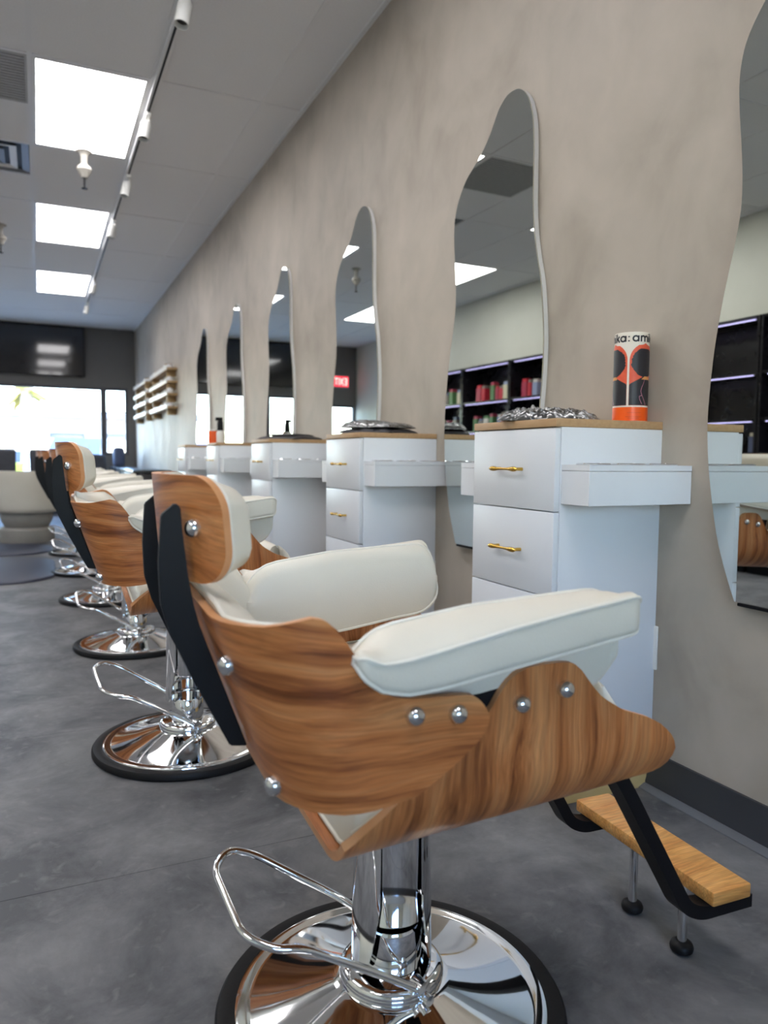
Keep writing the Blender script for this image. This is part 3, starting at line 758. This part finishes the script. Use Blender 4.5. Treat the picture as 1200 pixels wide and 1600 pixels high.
bm = new(); prism(bm, outl, f, -.022, -.0175); obj('mirror_glass', bm, MIRROR, mir, ang=20)
cen2 = (sum(p[0] for p in outl)/len(outl), sum(p[1] for p in outl)/len(outl))
def inset(P, d): 
    out = []
    n = len(P)
    for i in range(n):
        a, c = Vector(P[i-1]), Vector(P[(i+1) % n]); t_ = (c-a).normalized(); nn = Vector((t_.y, -t_.x))
        q = Vector(P[i]); v = q+nn*d
        if (v-Vector(cen2)).length > (q-Vector(cen2)).length: v = q-nn*d
        out.append((v.x, v.y))
    return out
bm = new(); prism(bm, inset(outl, .001), f, -.0172, -.0005); obj('mirror_backing', bm, SILVER, mir, ang=30)
bm = new(); bx(bm, (-.026, 2.10-cyM, .540), (-.0005, 2.445-cyM, .5475), .001, 1); obj('mirror_ledge', bm, BLACKM, mir)
MIRS = [(-1.252, 'nearest curvy mirror, cut off by the right edge of the photo'), (0, 'second curvy mirror, right behind the nearest cabinet'), (1.263, 'third curvy mirror, with the red sign reflected in it'), (2.54, 'fourth curvy mirror from the camera'), (3.80, 'fifth curvy mirror from the camera'), (5.08, 'farthest curvy mirror, next to the wall shelves')]
for k, (dy, lab) in enumerate(MIRS):
    c = mir if k == 0 else copy_tree(mir)
    c.location = (XW, cyM+dy, 0); c['label'] = lab
    if k == 1: c.rotation_euler = (0, 0, math.radians(1.0)); c.location.x -= .0055
for k, (yy, zz, lab) in enumerate(((1.487, .378, 'white outlet cover on the wall by the nearest cabinet'), (2.70, .395, 'white outlet cover on the wall by the second cabinet'))):
    t = thing('wall_outlet', lab, 'outlet', (XW, yy, zz)); ppan('outlet_cover', (-.006, -.036, -.058), (-.0003, .036, .058), WHITEM, t, .002)
    bm = new(); [bx(bm, (-.0075, -.017, z_-.014), (-.0062, .017, z_+.014), .0005, 1) for z_ in (-.022, .022)]; obj('outlet_socket', bm, WHITEM, t)

# ------------------------------------------------------------------ things on the cabinets
CT = TOP+.0215
def lump(name, nx, ny, sx, sy, hfun, m, parent, z0=.001, seed=1, amp=.004, fr=1):
    rnd = random.Random(seed); ph = [(rnd.uniform(20, 90)*fr, rnd.uniform(20, 90)*fr, rnd.uniform(0, 6)) for _ in range(7)]
    A = []; B = []
    for i in range(nx+1):
        u = 2*i/nx-1; a = []; b = []
        for j in range(ny+1):
            v = 2*j/ny-1; x, y_ = u*sx, v*sy
            n_ = sum(math.sin(p*x+q*y_+r+2*math.sin(q*.6*x-p*.4*y_)) for p, q, r in ph)/7
            e = (max(0, 1-abs(u)**6)*max(0, 1-abs(v)**6))**.5
            h_ = hfun(u, v)*e+amp*n_*e
            wob = 1+.05*math.sin(9*u+seed)*abs(v)
            a.append(Vector((x, y_*wob, z0))); b.append(Vector((x, y_*wob, z0+max(.0015, h_))))
        A.append(a); B.append(b)
    bm = new(); solid_grid(bm, A, B, None, 0); return obj(name, bm, m, parent, ang=60)
t = thing('cape_packet', 'clear crinkled plastic packet with a black folded cape on the nearest cabinet', 'packet', (CX+.108, 1.63, CT), math.radians(-50))
lump('folded_cape', 30, 18, .108, .078, lambda u, v: .012+.008*(1-u*u), CAPE, t, seed=3, amp=.003)
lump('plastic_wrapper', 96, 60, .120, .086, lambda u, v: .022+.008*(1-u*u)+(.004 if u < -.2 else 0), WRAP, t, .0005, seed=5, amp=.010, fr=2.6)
t = thing('cape_stack', 'stack of folded black capes in plastic on the second cabinet', 'packet', (CX+.15, 2.83, CT), math.radians(-60))
lump('lower_cape', 26, 18, .135, .11, lambda u, v: .019, CAPE, t, seed=8, amp=.003)
lump('upper_cape', 26, 18, .115, .09, lambda u, v: .016, CAPE, t, .022, seed=9, amp=.003)
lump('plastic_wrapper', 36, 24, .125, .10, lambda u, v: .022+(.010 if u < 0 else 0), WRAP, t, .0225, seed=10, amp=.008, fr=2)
t = thing('cape_flat', 'flat folded black cape lying on the third cabinet', 'cape', (CX+.17, 4.09, CT), math.radians(-60))
lump('folded_cape', 26, 18, .15, .12, lambda u, v: .018, CAPE, t, seed=12, amp=.003); lump('cape_fold', 20, 14, .10, .10, lambda u, v: .012, CAPE, t, .020, seed=13, amp=.002)
# bottles on the fourth cabinet
t = thing('pump_bottle', 'white bottle with a tall black pump top on the fourth cabinet', 'bottle', (CX+.065, 5.41, CT))
bm = new(); lathe(bm, [(.001, 0), (.026, 0), (.028, .004), (.028, .070), (.020, .084), (.014, .088), (.001, .088)], 20); obj('bottle_body', bm, WHITEM, t)
bm = new(); lathe(bm, [(.001, .0885), (.021, .0885), (.022, .10), (.020, .150), (.014, .158), (.001, .158)], 18); bx(bm, (-.034, -.011, .158), (.016, .011, .182), .004, 2); obj('pump_top', bm, BLACKM, t)
ORANGE = mat('orange_label', srgb(236, 92, 30), .4, var=srgb(240, 100, 40), scale=20)
t = thing('orange_can', 'short orange can on the fourth cabinet beside the black bottle', 'can', (CX+.035, 5.51, CT))
bm = new(); lathe(bm, [(.001, 0), (.034, 0), (.035, .003), (.035, .082), (.033, .086), (.001, .086)], 24); obj('can_body', bm, ORANGE, t)
bm = new(); lathe(bm, [(.001, .0865), (.0335, .0865), (.0335, .096), (.031, .098), (.001, .098)], 24); obj('can_lid', bm, WHITEM, t)

# printed can on the nearest cabinet
CANX, CANY, CR, CH = 1.4085, 1.522, .0435, .226
can = thing('printed_can', 'tall round can with black lettering, orange arches and an orange foot', 'can', (CANX, CANY, CT))
PAPER = mat('can_paper', srgb(232, 224, 210), .45, var=srgb(238, 230, 217), scale=20)
CORAL = mat('can_coral', srgb(232, 100, 66), .45, var=srgb(222, 84, 56), scale=60)
INK = mat('can_ink', srgb(30, 28, 34), .45, var=srgb(40, 38, 46), scale=30)
HOT = mat('can_orange', srgb(246, 96, 10), .4, var=srgb(242, 88, 6), scale=10)
PINK = mat('can_pink', srgb(226, 150, 170), .5, var=srgb(230, 160, 178), scale=10)
bm = new(); lathe(bm, [(.001, 0), (CR-.001, 0), (CR, .001), (CR, CH-.001), (CR-.001, CH), (CR-.003, CH), (CR-.004, CH-.004), (.001, CH-.004)], 56); obj('can_body', bm, PAPER, can)
bm = new(); lathe(bm, [(CR+.0001, .001), (CR+.0006, .001), (CR+.0006, .036), (CR+.0001, .036)], 56, caps=False); fo = obj('can_foot', bm, HOT, can)
A0 = math.radians(227.2)
def cp(a, z, off): r = CR+off; return Vector((r*math.cos(A0+a), r*math.sin(A0+a), z))
def span_patch(bm, rows, off, n=14):
    """rows of (z, angle left, angle right), in degrees from the side that faces the camera"""
    V = [[bm.verts.new(cp(math.radians(l+(r-l)*k/n), z, off)) for k in range(n+1)] for z, l, r in rows]
    for i in range(len(V)-1):
        for k in range(n): bm.faces.new((V[i][k], V[i][k+1], V[i+1][k+1], V[i+1][k]))
def ribbon(bm, pts, w, off):
    """flat printed stroke; pts in (arc metres, z)"""
    P = [Vector(p) for p in pts]; Q = [P[0]]
    for a, b in zip(P, P[1:]):
        k = max(1, int((b-a).length/.003)); Q += [a+(b-a)*(i+1)/k for i in range(k)]
    prev = None
    for i, p in enumerate(Q):
        d_ = (Q[min(i+1, len(Q)-1)]-Q[max(i-1, 0)]).normalized(); n_ = Vector((-d_.y, d_.x))*w/2
        cur = [bm.verts.new(cp(q.x/CR, q.y, off)) for q in (p+n_, p-n_)]
        if prev: bm.faces.new((prev[0], prev[1], cur[1], cur[0]))
        prev = cur
rnd = random.Random(7)
for q in range(3):
    c0 = 51-120*q-0; hwid = 56.5; bm = new(); rows = []
    for z in np.linspace(.040, .198, 30):
        top = .198; rad = .043
        k = 1 if z < top-rad else math.sqrt(max(0, 1-((z-(top-rad))/rad)**2)); rows.append((z, c0-hwid*k, c0+hwid*k))
    span_patch(bm, rows, .0004); obj('arch_print', bm, CORAL, can)
    bm = new(); rows = []
    for z in np.linspace(.0405, .113, 18):          # shoulders
        w = 56 if z < .094 else 56-(z-.094)/.019*46; rows.append((z, c0-w, c0+w))
    for z in np.linspace(.1135, .184, 26):         # big hair with a ragged outline
        v = (z-.149)/.037; w = 48*math.sqrt(max(.02, 1-v*v)); rows.append((z, c0-w-rnd.uniform(0, 5), c0+w+rnd.uniform(0, 5)))
    span_patch(bm, rows, .0008); obj('figure_print', bm, INK, can)
    bm = new(); arc = lambda a, z: (math.radians(c0+a)*CR, z)
    ribbon(bm, [arc(-2, .108), arc(-6, .098), arc(-14, .085), arc(-17, .076), arc(-12, .066), arc(-2, .052), arc(4, .042)], .0011, .0012)
    ribbon(bm, [arc(-12, .066), arc(-22, .063), arc(-20, .055), arc(-12, .044)], .0011, .0012); obj('cord_print', bm, PINK, can)
    bm = new(); span_patch(bm, [(.106, c0-16, c0+18), (.109, c0-12, c0+20), (.114, c0-4, c0+14)], .0012); obj('lips_print', bm, mat('can_tan', srgb(226, 160, 90), .5, var=srgb(220, 150, 84), scale=20) if q == 0 else bpy.data.materials['can_tan'], can)
# lettering round the top
XH = .0158; LW = .0043; ZL = CH-.0245
def circ(cx, cz, r, a0, a1, n=14): return [(cx+r*math.cos(math.radians(a0+(a1-a0)*k/n)), cz+r*math.sin(math.radians(a0+(a1-a0)*k/n))) for k in range(n+1)]
GL = {'a': (1.28, [circ(.5, .5, .42, 0, 360, 22), [(.93, 0), (.93, 1)]]),
      'm': (1.62, [[(.1, 0), (.1, 1)], [(.1, .55)]+circ(.43, .6, .33, 180, 0)+[(.76, 0)], [(.76, .55)]+circ(1.08, .6, .32, 180, 0)+[(1.40, 0)]]),
      'i': (.42, [[(.1, 0), (.1, 1)], [(.1, 1.22), (.1, 1.40)]]),
      'k': (.90, [[(.1, 0), (.1, 1.45)], [(.12, .42), (.70, 1)], [(.32, .58), (.74, 0)]]),
      ':': (.62, [[(.18, .03), (.18, .23)], [(.18, .72), (.18, .92)]])}
adv = sum(GL[c][0] for c in 'amika:')
bm = new()
for rep in (-1, 0):
    px = math.radians(2)*CR+rep*(adv+.12)*XH
    for ch in 'amika:':
        w, st = GL[ch]
        for s in st: ribbon(bm, [(px+a*XH, ZL+b*XH*.96) for a, b in s], LW, .0006)
        px += w*XH
obj('can_lettering', bm, INK, can)
bm = new()                                              # three small lines of print on the orange foot, too small to read
for zz, l, r in ((.0215, -8, 36), (.0115, -14, 40), (.0075, -6, 30)):
    a = l
    while a < r:
        b = a+rnd.uniform(1.5, 4.5); ribbon(bm, [(math.radians(a)*CR, zz), (math.radians(min(b, r))*CR, zz)], .0011, .0010); a = b+1.2
obj('foot_print', bm, mat('foot_ink', srgb(196, 70, 14), .5, var=srgb(190, 64, 10), scale=40), can)

# ------------------------------------------------------------------ far wall shelves with white products
TAN = wood_mat('tan_shelf', srgb(150, 122, 84), srgb(176, 146, 104), srgb(196, 168, 124), 5, 30, uv=False)
TUBEW = mat('white_bottle', srgb(232, 234, 236), .4, var=srgb(226, 228, 232), scale=9)
def shelf_unit(y0, y1, zs_, side):
    for k, z in enumerate(zs_):
        t = thing('wall_shelf', 'tan wall shelf in the %s column, %s' % (side, ['lowest of four', 'second from the bottom', 'third from the bottom', 'topmost'][k]), 'shelf', (XW, (y0+y1)/2, z), group='wall shelves near the front window')
        hw = (y1-y0)/2; ppan('shelf_board', (-.115, -hw, 0), (-.001, hw, .022), TAN, t, .002)
        for s in (-1, 1): ppan('shelf_bracket', (-.10, s*hw*.8-.012, -.07), (-.001, s*hw*.8+.012, -.001), TAN, t, .002)
        ppan('shelf_lip', (-.123, -hw, 0), (-.1155, hw, .05), WHITEM, t, .002)
        n = 5
        for i in range(n):
            yy = (y0+y1)/2-hw*.82+i*hw*1.64/(n-1)
            o = copy_tree(bottle[0]) if bottle[0] else mk_bottle()
            o.location = (XW-.06, yy, z+.023)
            o.scale = (1, 1, (.34, .5, .42)[(i+k) % 3])
            o['label'] = 'white toiletry bottle on the %s wall shelf of the %s column' % (('lowest', 'second', 'third', 'topmost')[k], side)
            o['group'] = 'white bottles, %s shelf of the %s column' % (('lowest', 'second', 'third', 'topmost')[k], side)
bottle = [None]
def mk_bottle():
    t = thing('toiletry_bottle', 'white toiletry bottle on the wall shelves near the front window', 'bottle', group='white bottles on the wall shelves')
    bm = new(); lathe(bm, [(.001, 0), (.034, 0), (.036, .004), (.036, .115), (.028, .132), (.014, .138), (.001, .138)], 16); obj('bottle_body', bm, TUBEW, t)
    bm = new(); lathe(bm, [(.001, .1385), (.017, .1385), (.017, .165), (.001, .167)], 12); obj('bottle_cap', bm, TAN, t)
    bottle[0] = t; return t
shelf_unit(8.85, 10.3, [1.42, 1.57, 1.71, 1.86], 'nearer')
shelf_unit(10.75, 12.1, [1.43, 1.58, 1.72, 1.87], 'farther')

# ------------------------------------------------------------------ waiting end: tub chair, seats, bench, mats
t = thing('tub_chair', 'white upholstered tub chair on a round pedestal, by the left edge', 'chair', (-.12, 8.35, 0), math.radians(20))
bm = new(); lathe(bm, [(.001, 0), (.25, 0), (.255, .01), (.255, .13), (.235, .15), (.001, .15)], 40); obj('pedestal', bm, STONE, t)
bm = new(); lathe(bm, [(.001, .151), (.20, .151), (.23, .20), (.245, .25), (.24, .29), (.001, .29)], 40); obj('pedestal_neck', bm, STONE, t)
A = []; B = []
for i in range(41):
    th = math.radians(-65+i*(310/40)); zt = .72-.13*max(0, (abs(i-20)/20-.55)/.45)**2; a = []; b = []
    for j in range(11):
        v = j/10; z = .30+(zt-.30)*v; r = .30+.05*v; rnd_ = .012*(1 if 0 < j < 10 else 0)
        a.append(Vector((r*math.cos(th+PI), r*math.sin(th+PI), z))); b.append(Vector(((r-.075)*math.cos(th+PI), (r-.075)*math.sin(th+PI), z-.01)))
    A.append(a); B.append(b)
bm = new(); solid_grid(bm, A, B, None, 0); bmesh.ops.smooth_vert(bm, verts=bm.verts[:], factor=.4, use_axis_x=True, use_axis_y=True, use_axis_z=True); obj('tub_back', bm, LEATHER, t, ang=70)
bm = new(); lathe(bm, [(.001, .295), (.24, .295), (.262, .31), (.265, .42), (.25, .445), (.20, .455), (.001, .46)], 40); obj('tub_seat', bm, LEATHER, t)
seat0 = None
for (sx, sy, rz, lab) in ((-.53, 10.3, 10, 'dark grey waiting chair at the left edge under the window'), (.16, 10.4, -5, 'dark grey waiting chair left of the chair row, under the window')):
    if seat0 is None:
        t = thing('waiting_chair', lab, 'chair', group='dark grey waiting chairs'); seat0 = t
        bm = new(); box(bm, (0, 0, .43), (.50, .50, .09), .03, 3); obj('seat', bm, GREYU, t)
        bm = new(); box(bm, (0, 0, 0), (.48, .07, .48), .03, 3, M=Matrix.Translation((0, -.24, .70)) @ Matrix.Rotation(.12, 4, 'X')); obj('backrest', bm, GREYU, t)
        for a in (-1, 1):
            for b in (-1, 1):
                bm = new(); tube(bm, [(a*.20, b*.20, .385), (a*.23, b*.23, .002)], .013, 10); obj('leg', bm, BLACKM, t)
    else: t = copy_tree(seat0)
    t.location = (sx, sy, 0); t.rotation_euler = (0, 0, math.radians(rz)); t['label'] = lab
t = thing('low_bench', 'long low black bench against the plaster wall under the shelves', 'bench', (1.22, 10.9, 0))
ppan('bench_box', (-.2, -1.6, .06), (.235, 1.6, .66), BLACKS, t, .01); ppan('bench_top', (-.21, -1.61, .6605), (.236, 1.61, .70), BLACKS, t, .006); ppan('bench_toe', (-.17, -1.55, 0), (.22, 1.55, .0595), BLACKM, t)
BLUEC = mat('slate_blue_fabric', srgb(72, 84, 116), .7, var=srgb(80, 92, 124), scale=40, bump=.1)
bm = new(); box(bm, (0, 0, .15), (.16, .30, .30), .06, 4); o = obj('cushion', bm, BLUEC, loc=(1.12, 12.2, .7005)); tag(o, 'slate blue cushion standing on the black bench', 'cushion')
t = thing('grey_sofa', 'dark grey high-backed sofa standing in front of the front window', 'sofa', (.53, 12.35, 0))
bm = new(); box(bm, (0, 0, .25), (.88, .75, .34), .04, 3); obj('sofa_seat', bm, GREYU, t)
bm = new(); box(bm, (0, .29, .655), (.88, .20, .47), .05, 3); obj('sofa_back', bm, GREYU, t)
for a in (-1, 1):
    for b in (-1, 1): ppan('leg', (a*.38-.02, b*.32-.02, 0), (a*.38+.02, b*.32+.02, .079), BLACKM, t)
def floor_mat_thing(x0, x1, y0, y1, lab):
    pts = []; r = min(.35, (y1-y0)/2)
    for cx, cy, a0 in ((x1-r, y0+r, -90), (x1-r, y1-r, 0), (x0+r, y1-r, 90), (x0+r, y0+r, 180)):
        pts += [(cx+r*math.cos(math.radians(a0+k*9)), cy+r*math.sin(math.radians(a0+k*9))) for k in range(11)]
    cx, cy = (x0+x1)/2, (y0+y1)/2; sh = lambda s: [((p[0]-cx)*s, (p[1]-cy)*s) for p in pts]
    bm = new(); rings(bm, [[Vector((a, b, z)) for a, b in sh(s)] for s, z in ((1, .001), (1, .006), (.985, .015), (.97, .018))])
    o = obj('floor_mat', bm, MATB, loc=(cx, cy, 0)); tag(o, lab, 'mat', 'dark anti-fatigue mats')
floor_mat_thing(-.95, .10, 5.55, 6.95, 'nearer dark blue-black rounded mat left of the chair row')
floor_mat_thing(-.95, .10, 7.12, 7.98, 'farther dark rounded mat in front of the tub chair pedestal')

# ------------------------------------------------------------------ shelving side (seen in the mirrors)
bay = None; Yb = 3.1
prod_cols = [srgb(196, 44, 60), srgb(214, 206, 176), srgb(92, 132, 84), srgb(128, 118, 110), srgb(150, 160, 190), srgb(176, 60, 84), srgb(90, 98, 128), srgb(206, 198, 190)]
PM = [mat('product_%s' % n, c, .45, var=tuple(min(1, v*1.1) for v in c[:3])+(1,), scale=20) for n, c in zip(('red', 'cream', 'green', 'taupe', 'blue', 'rose', 'slate', 'ivory'), prod_cols)]
ORD = ['first', 'second', 'third', 'fourth', 'fifth', 'sixth']
unit = None; base = None
for k in range(6):
    y0 = Yb+k*1.0
    if unit is None:
        t = thing('display_shelf', '', 'shelving', group='black shelving on the left wall'); unit = t
        for yy in (.0105, .9795): ppan('side_panel', (0.001, yy-.0095, .92), (.32, yy+.0095, 2.0), BLACKS, t)
        ppan('back_panel', (.001, .021, .92), (.012, .969, 2.0), BLACKS, t); ppan('top_panel', (.0125, .021, 1.98), (.32, .969, 2.0), BLACKS, t)
        for z in (.922, 1.19, 1.55):
            s_ = ppan('shelf', (.0125, .021, z), (.31, .969, z+.02), BLACKS, t)
        for z in (1.185, 1.545, 1.975):
            ppan('led_strip', (.290, .06, z-.006), (.302, .93, z), LED, t)
    else: t = copy_tree(unit)
    t.location = (XL, y0, 0); t['label'] = 'black shelving bay on the left wall, %s from the camera, above the white base cabinets' % ORD[k]
    if base is None:
        t = thing('base_cabinet', '', 'cabinet', group='white base cabinets on the left wall'); base = t
        ppan('cabinet_body', (.001, .002, .08), (.42, .988, .885), LAMIN, t); ppan('cabinet_counter', (.001, .0, .886), (.45, .990, .918), LAMIN, t, .002); ppan('cabinet_toe', (.001, .01, 0), (.37, .98, .079), BLACKM, t)
        for a in (0, 1):
            dd = ppan('door', (.4205, .006+a*.492, .09), (.437, .492+a*.492, .878), LAMIN, t, .002)
            bm = new(); tube(bm, [(.455, .45+a*.09, .62), (.455, .45+a*.09, .78)], .005, 8); tube(bm, [(.437, .45+a*.09, .64), (.455, .45+a*.09, .64)], .004, 8); tube(bm, [(.437, .45+a*.09, .76), (.455, .45+a*.09, .76)], .004, 8); obj('handle', bm, GOLD, dd)
    else: t = copy_tree(base)
    t.location = (XL, y0, 0); t['label'] = 'white base cabinet on the left wall, %s from the camera, below the black shelving' % ORD[k]
rnd = random.Random(11); pk = {}
for k in range(6):
    for row, zz in enumerate((1.571, 1.211, .943)):
        if k < 3 and row < 2: continue
        yy = Yb+k+.06
        while yy < Yb+k+.86:
            w = rnd.uniform(.05, .10); h_ = rnd.uniform(.15, .22); ci = rnd.randrange(8) if k >= 3 else rnd.choice((6, 3))
            if rnd.random() < .25: yy += .09; continue
            if ci not in pk:
                t = thing('product_box', '', 'box', group='product boxes on the black shelving'); pk[ci] = t
                ppan('box_body', (-.04, -.5, 0), (.04, .5, .82), PM[ci], t); ppan('box_cap', (-.034, -.42, .8205), (.034, .42, 1), PM[(ci+3) % 8], t)
            else: t = copy_tree(pk[ci])
            t.location = (XL+.20, yy+w/2, zz); t.scale = (1, w, h_)
            cn = ('red', 'cream', 'green', 'taupe', 'pale blue', 'rose', 'slate', 'ivory')[ci]
            rn = ('upper', 'middle', 'bottom')[row]; t['label'] = '%s product box on the %s shelf of the %s black bay from the camera' % (cn, rn, ORD[k]); t['group'] = '%s product boxes, %s shelf, %s black bay' % (cn, rn, ORD[k])
            yy += w+rnd.uniform(.006, .03)

# ------------------------------------------------------------------ outdoors
ASPH = mat('pale_asphalt', srgb(140, 138, 136), .85, var=srgb(154, 151, 148), scale=.6, bump=.1, bscale=40)
struct(ppan('ground', (-60, YE+.16, -.3), (60, 120, -.12), ASPH)); struct(ppan('ground', (-60, -60, -.3), (60, YB-.15, -.12), ASPH))
GRASS = mat('dry_grass', srgb(190, 190, 70), .9, var=srgb(160, 176, 60), scale=3)
o = ppan('grass_strip', (-1.0, 26, -.12), (-.15, 28, .62), GRASS, None, .12); tag(o, 'bright yellow-green grass strip outside the window', 'grass', kind='stuff')
STUCCO = mat('pale_stucco', srgb(176, 160, 150), .85, var=srgb(186, 172, 160), scale=1.5); ROOF = mat('grey_roof', srgb(150, 146, 150), .8, var=srgb(160, 156, 160), scale=2)
t = thing('building', 'pale low building across the parking lot', 'building', (3, 48, -.12))
ppan('wall', (-9, 0, 0), (9, 8, 3.2), STUCCO, t); ppan('roof', (-9.4, -.6, 3.201), (9.4, 8.5, 3.6), ROOF, t)
DGL = mat('dark_shop_glass', srgb(90, 98, 116), .1)
for k in range(6): w_ = ppan('window', (-8.2+k*2.9, -.05, .5), (-6.3+k*2.9, -.001, 2.3), FRAME, t); ppan('pane', (-8.1+k*2.9, -.07, .6), (-6.4+k*2.9, -.051, 2.2), DGL, w_)
TRUNK = mat('palm_trunk', srgb(196, 178, 156), .9, var=srgb(214, 198, 178), scale=6, bump=.4, bscale=14); FROND = mat('palm_frond', srgb(150, 146, 70), .7, var=srgb(170, 150, 80), scale=4)
t = thing('palm_tree', 'palm tree with a pale trunk outside the front window', 'tree', (-.35, 30, -.12))
bm = new(); lathe(bm, [(.30, 0), (.25, .3), (.21, 1.2), (.20, 2.2), (.22, 3.2), (.26, 3.4), (.001, 3.45)], 14); obj('trunk', bm, TRUNK, t)
for k in range(22):
    a = k*2.4; el = .9-1.6*(k % 5)/4; bm = new(); pts = []; Ls = .9
    for j in range(8):
        s = j/7*Ls; pts.append(Vector((math.cos(a)*s*math.cos(el*.6), math.sin(a)*s*math.cos(el*.6), 3.4+s*math.sin(el)-.35*s*s)))
    L_ = []
    for j, p in enumerate(pts):
        w = .16*math.sin(PI*min(1, (j+.6)/7.6)); d_ = Vector((-math.sin(a), math.cos(a), 0)); L_.append([p+d_*w-Vector((0, 0, w*.5)), p+Vector((0, 0, .015)), p-d_*w-Vector((0, 0, w*.5)), p-Vector((0, 0, .012))])
    rings(bm, L_); obj('frond', bm, FROND, t)
LEAF = mat('shrub_leaf', srgb(160, 178, 70), .7, var=srgb(190, 200, 90), scale=9)
for k, (x, y_, s, lab) in enumerate(((-3.2, 34, .9, 'leafy shrub far left beyond the palm trunk'), (-1.9, 33, .7, 'leafy shrub just left of the palm trunk'))):
    t = thing('shrub', lab, 'shrub', (x, y_, -.12)); bm = new(); r2 = random.Random(k)
    for q in range(420):
        d_ = Vector((r2.gauss(0, 1), r2.gauss(0, 1), r2.gauss(0, 1))).normalized()*s*r2.uniform(.7, 1); p = Vector((d_.x, d_.y, d_.z*.8+s*.85))
        u = Vector((r2.gauss(0, 1), r2.gauss(0, 1), r2.gauss(0, 1))).normalized(); v = u.orthogonal().normalized()
        vs = [bm.verts.new(p+u*.14), bm.verts.new(p+v*.06+u.cross(v)*.02), bm.verts.new(p-u*.14), bm.verts.new(p-v*.06+u.cross(v)*.02)]; bm.faces.new((vs[0], vs[1], vs[2])); bm.faces.new((vs[0], vs[2], vs[3]))
    o = obj('foliage', bm, LEAF, t, smooth=False)
    bm = new(); lathe(bm, [(.06, 0), (.04, s*.8), (.001, s*.85)], 8); obj('stem', bm, TRUNK, t)
def car(x, y_, rz, paint, lab):
    t = thing('car', lab, 'car', (x, y_, -.12), math.radians(rz))
    body = [(-2.2, .35), (-2.25, .7), (-2.0, .92), (-1.1, 1.0), (-.6, 1.45), (.9, 1.48), (1.6, 1.02), (2.15, .9), (2.25, .6), (2.2, .35)]
    bm = new(); prism(bm, body, lambda a, b, q: Vector((a, q, b)), -.85, .85); bmesh.ops.bevel(bm, geom=bm.edges[:], offset=.05, segments=2, affect='EDGES'); obj('car_body', bm, paint, t)
    for s in (-1, 1):
        bm = new(); prism(bm, [(-.98, 1.02), (-.55, 1.38), (.82, 1.40), (1.38, 1.04)], lambda a, b, q: Vector((a, q, b)), s*.852, s*.862); obj('side_window', bm, DGL, t)
    bm = new(); rings(bm, [[Vector((-1.12, -.7, 1.02)), Vector((-1.12, .7, 1.02)), Vector((-.64, .62, 1.44)), Vector((-.64, -.62, 1.44))], [Vector((-1.15, -.7, 1.04)), Vector((-1.15, .7, 1.04)), Vector((-.67, .62, 1.46)), Vector((-.67, -.62, 1.46))]]); obj('windscreen', bm, DGL, t)
    for a in (-1.4, 1.4):
        for s in (-1, 1):
            bm = new(); lathe(bm, [(.001, -.1), (.30, -.1), (.33, -.07), (.33, .07), (.30, .1), (.001, .1)], 24, axis_matrix((a, s*.80, .33), (0, 1, 0))); wv = obj('wheel', bm, RUBBER, t)
            bm = new(); lathe(bm, [(.001, .0), (.2, .0), (.18, .02), (.001, .02)], 16, axis_matrix((a, s*.905, .33), (0, s, 0))); obj('hubcap', bm, GREYM, wv)
car(1.2, 22.5, 70, mat('white_car_paint', srgb(236, 236, 238), .25, coat=.5), 'white car parked outside the front window')
car(-2.6, 27, 85, mat('violet_car_paint', srgb(86, 76, 128), .25, coat=.5), 'violet blue car parked outside, left of the palm trunk')
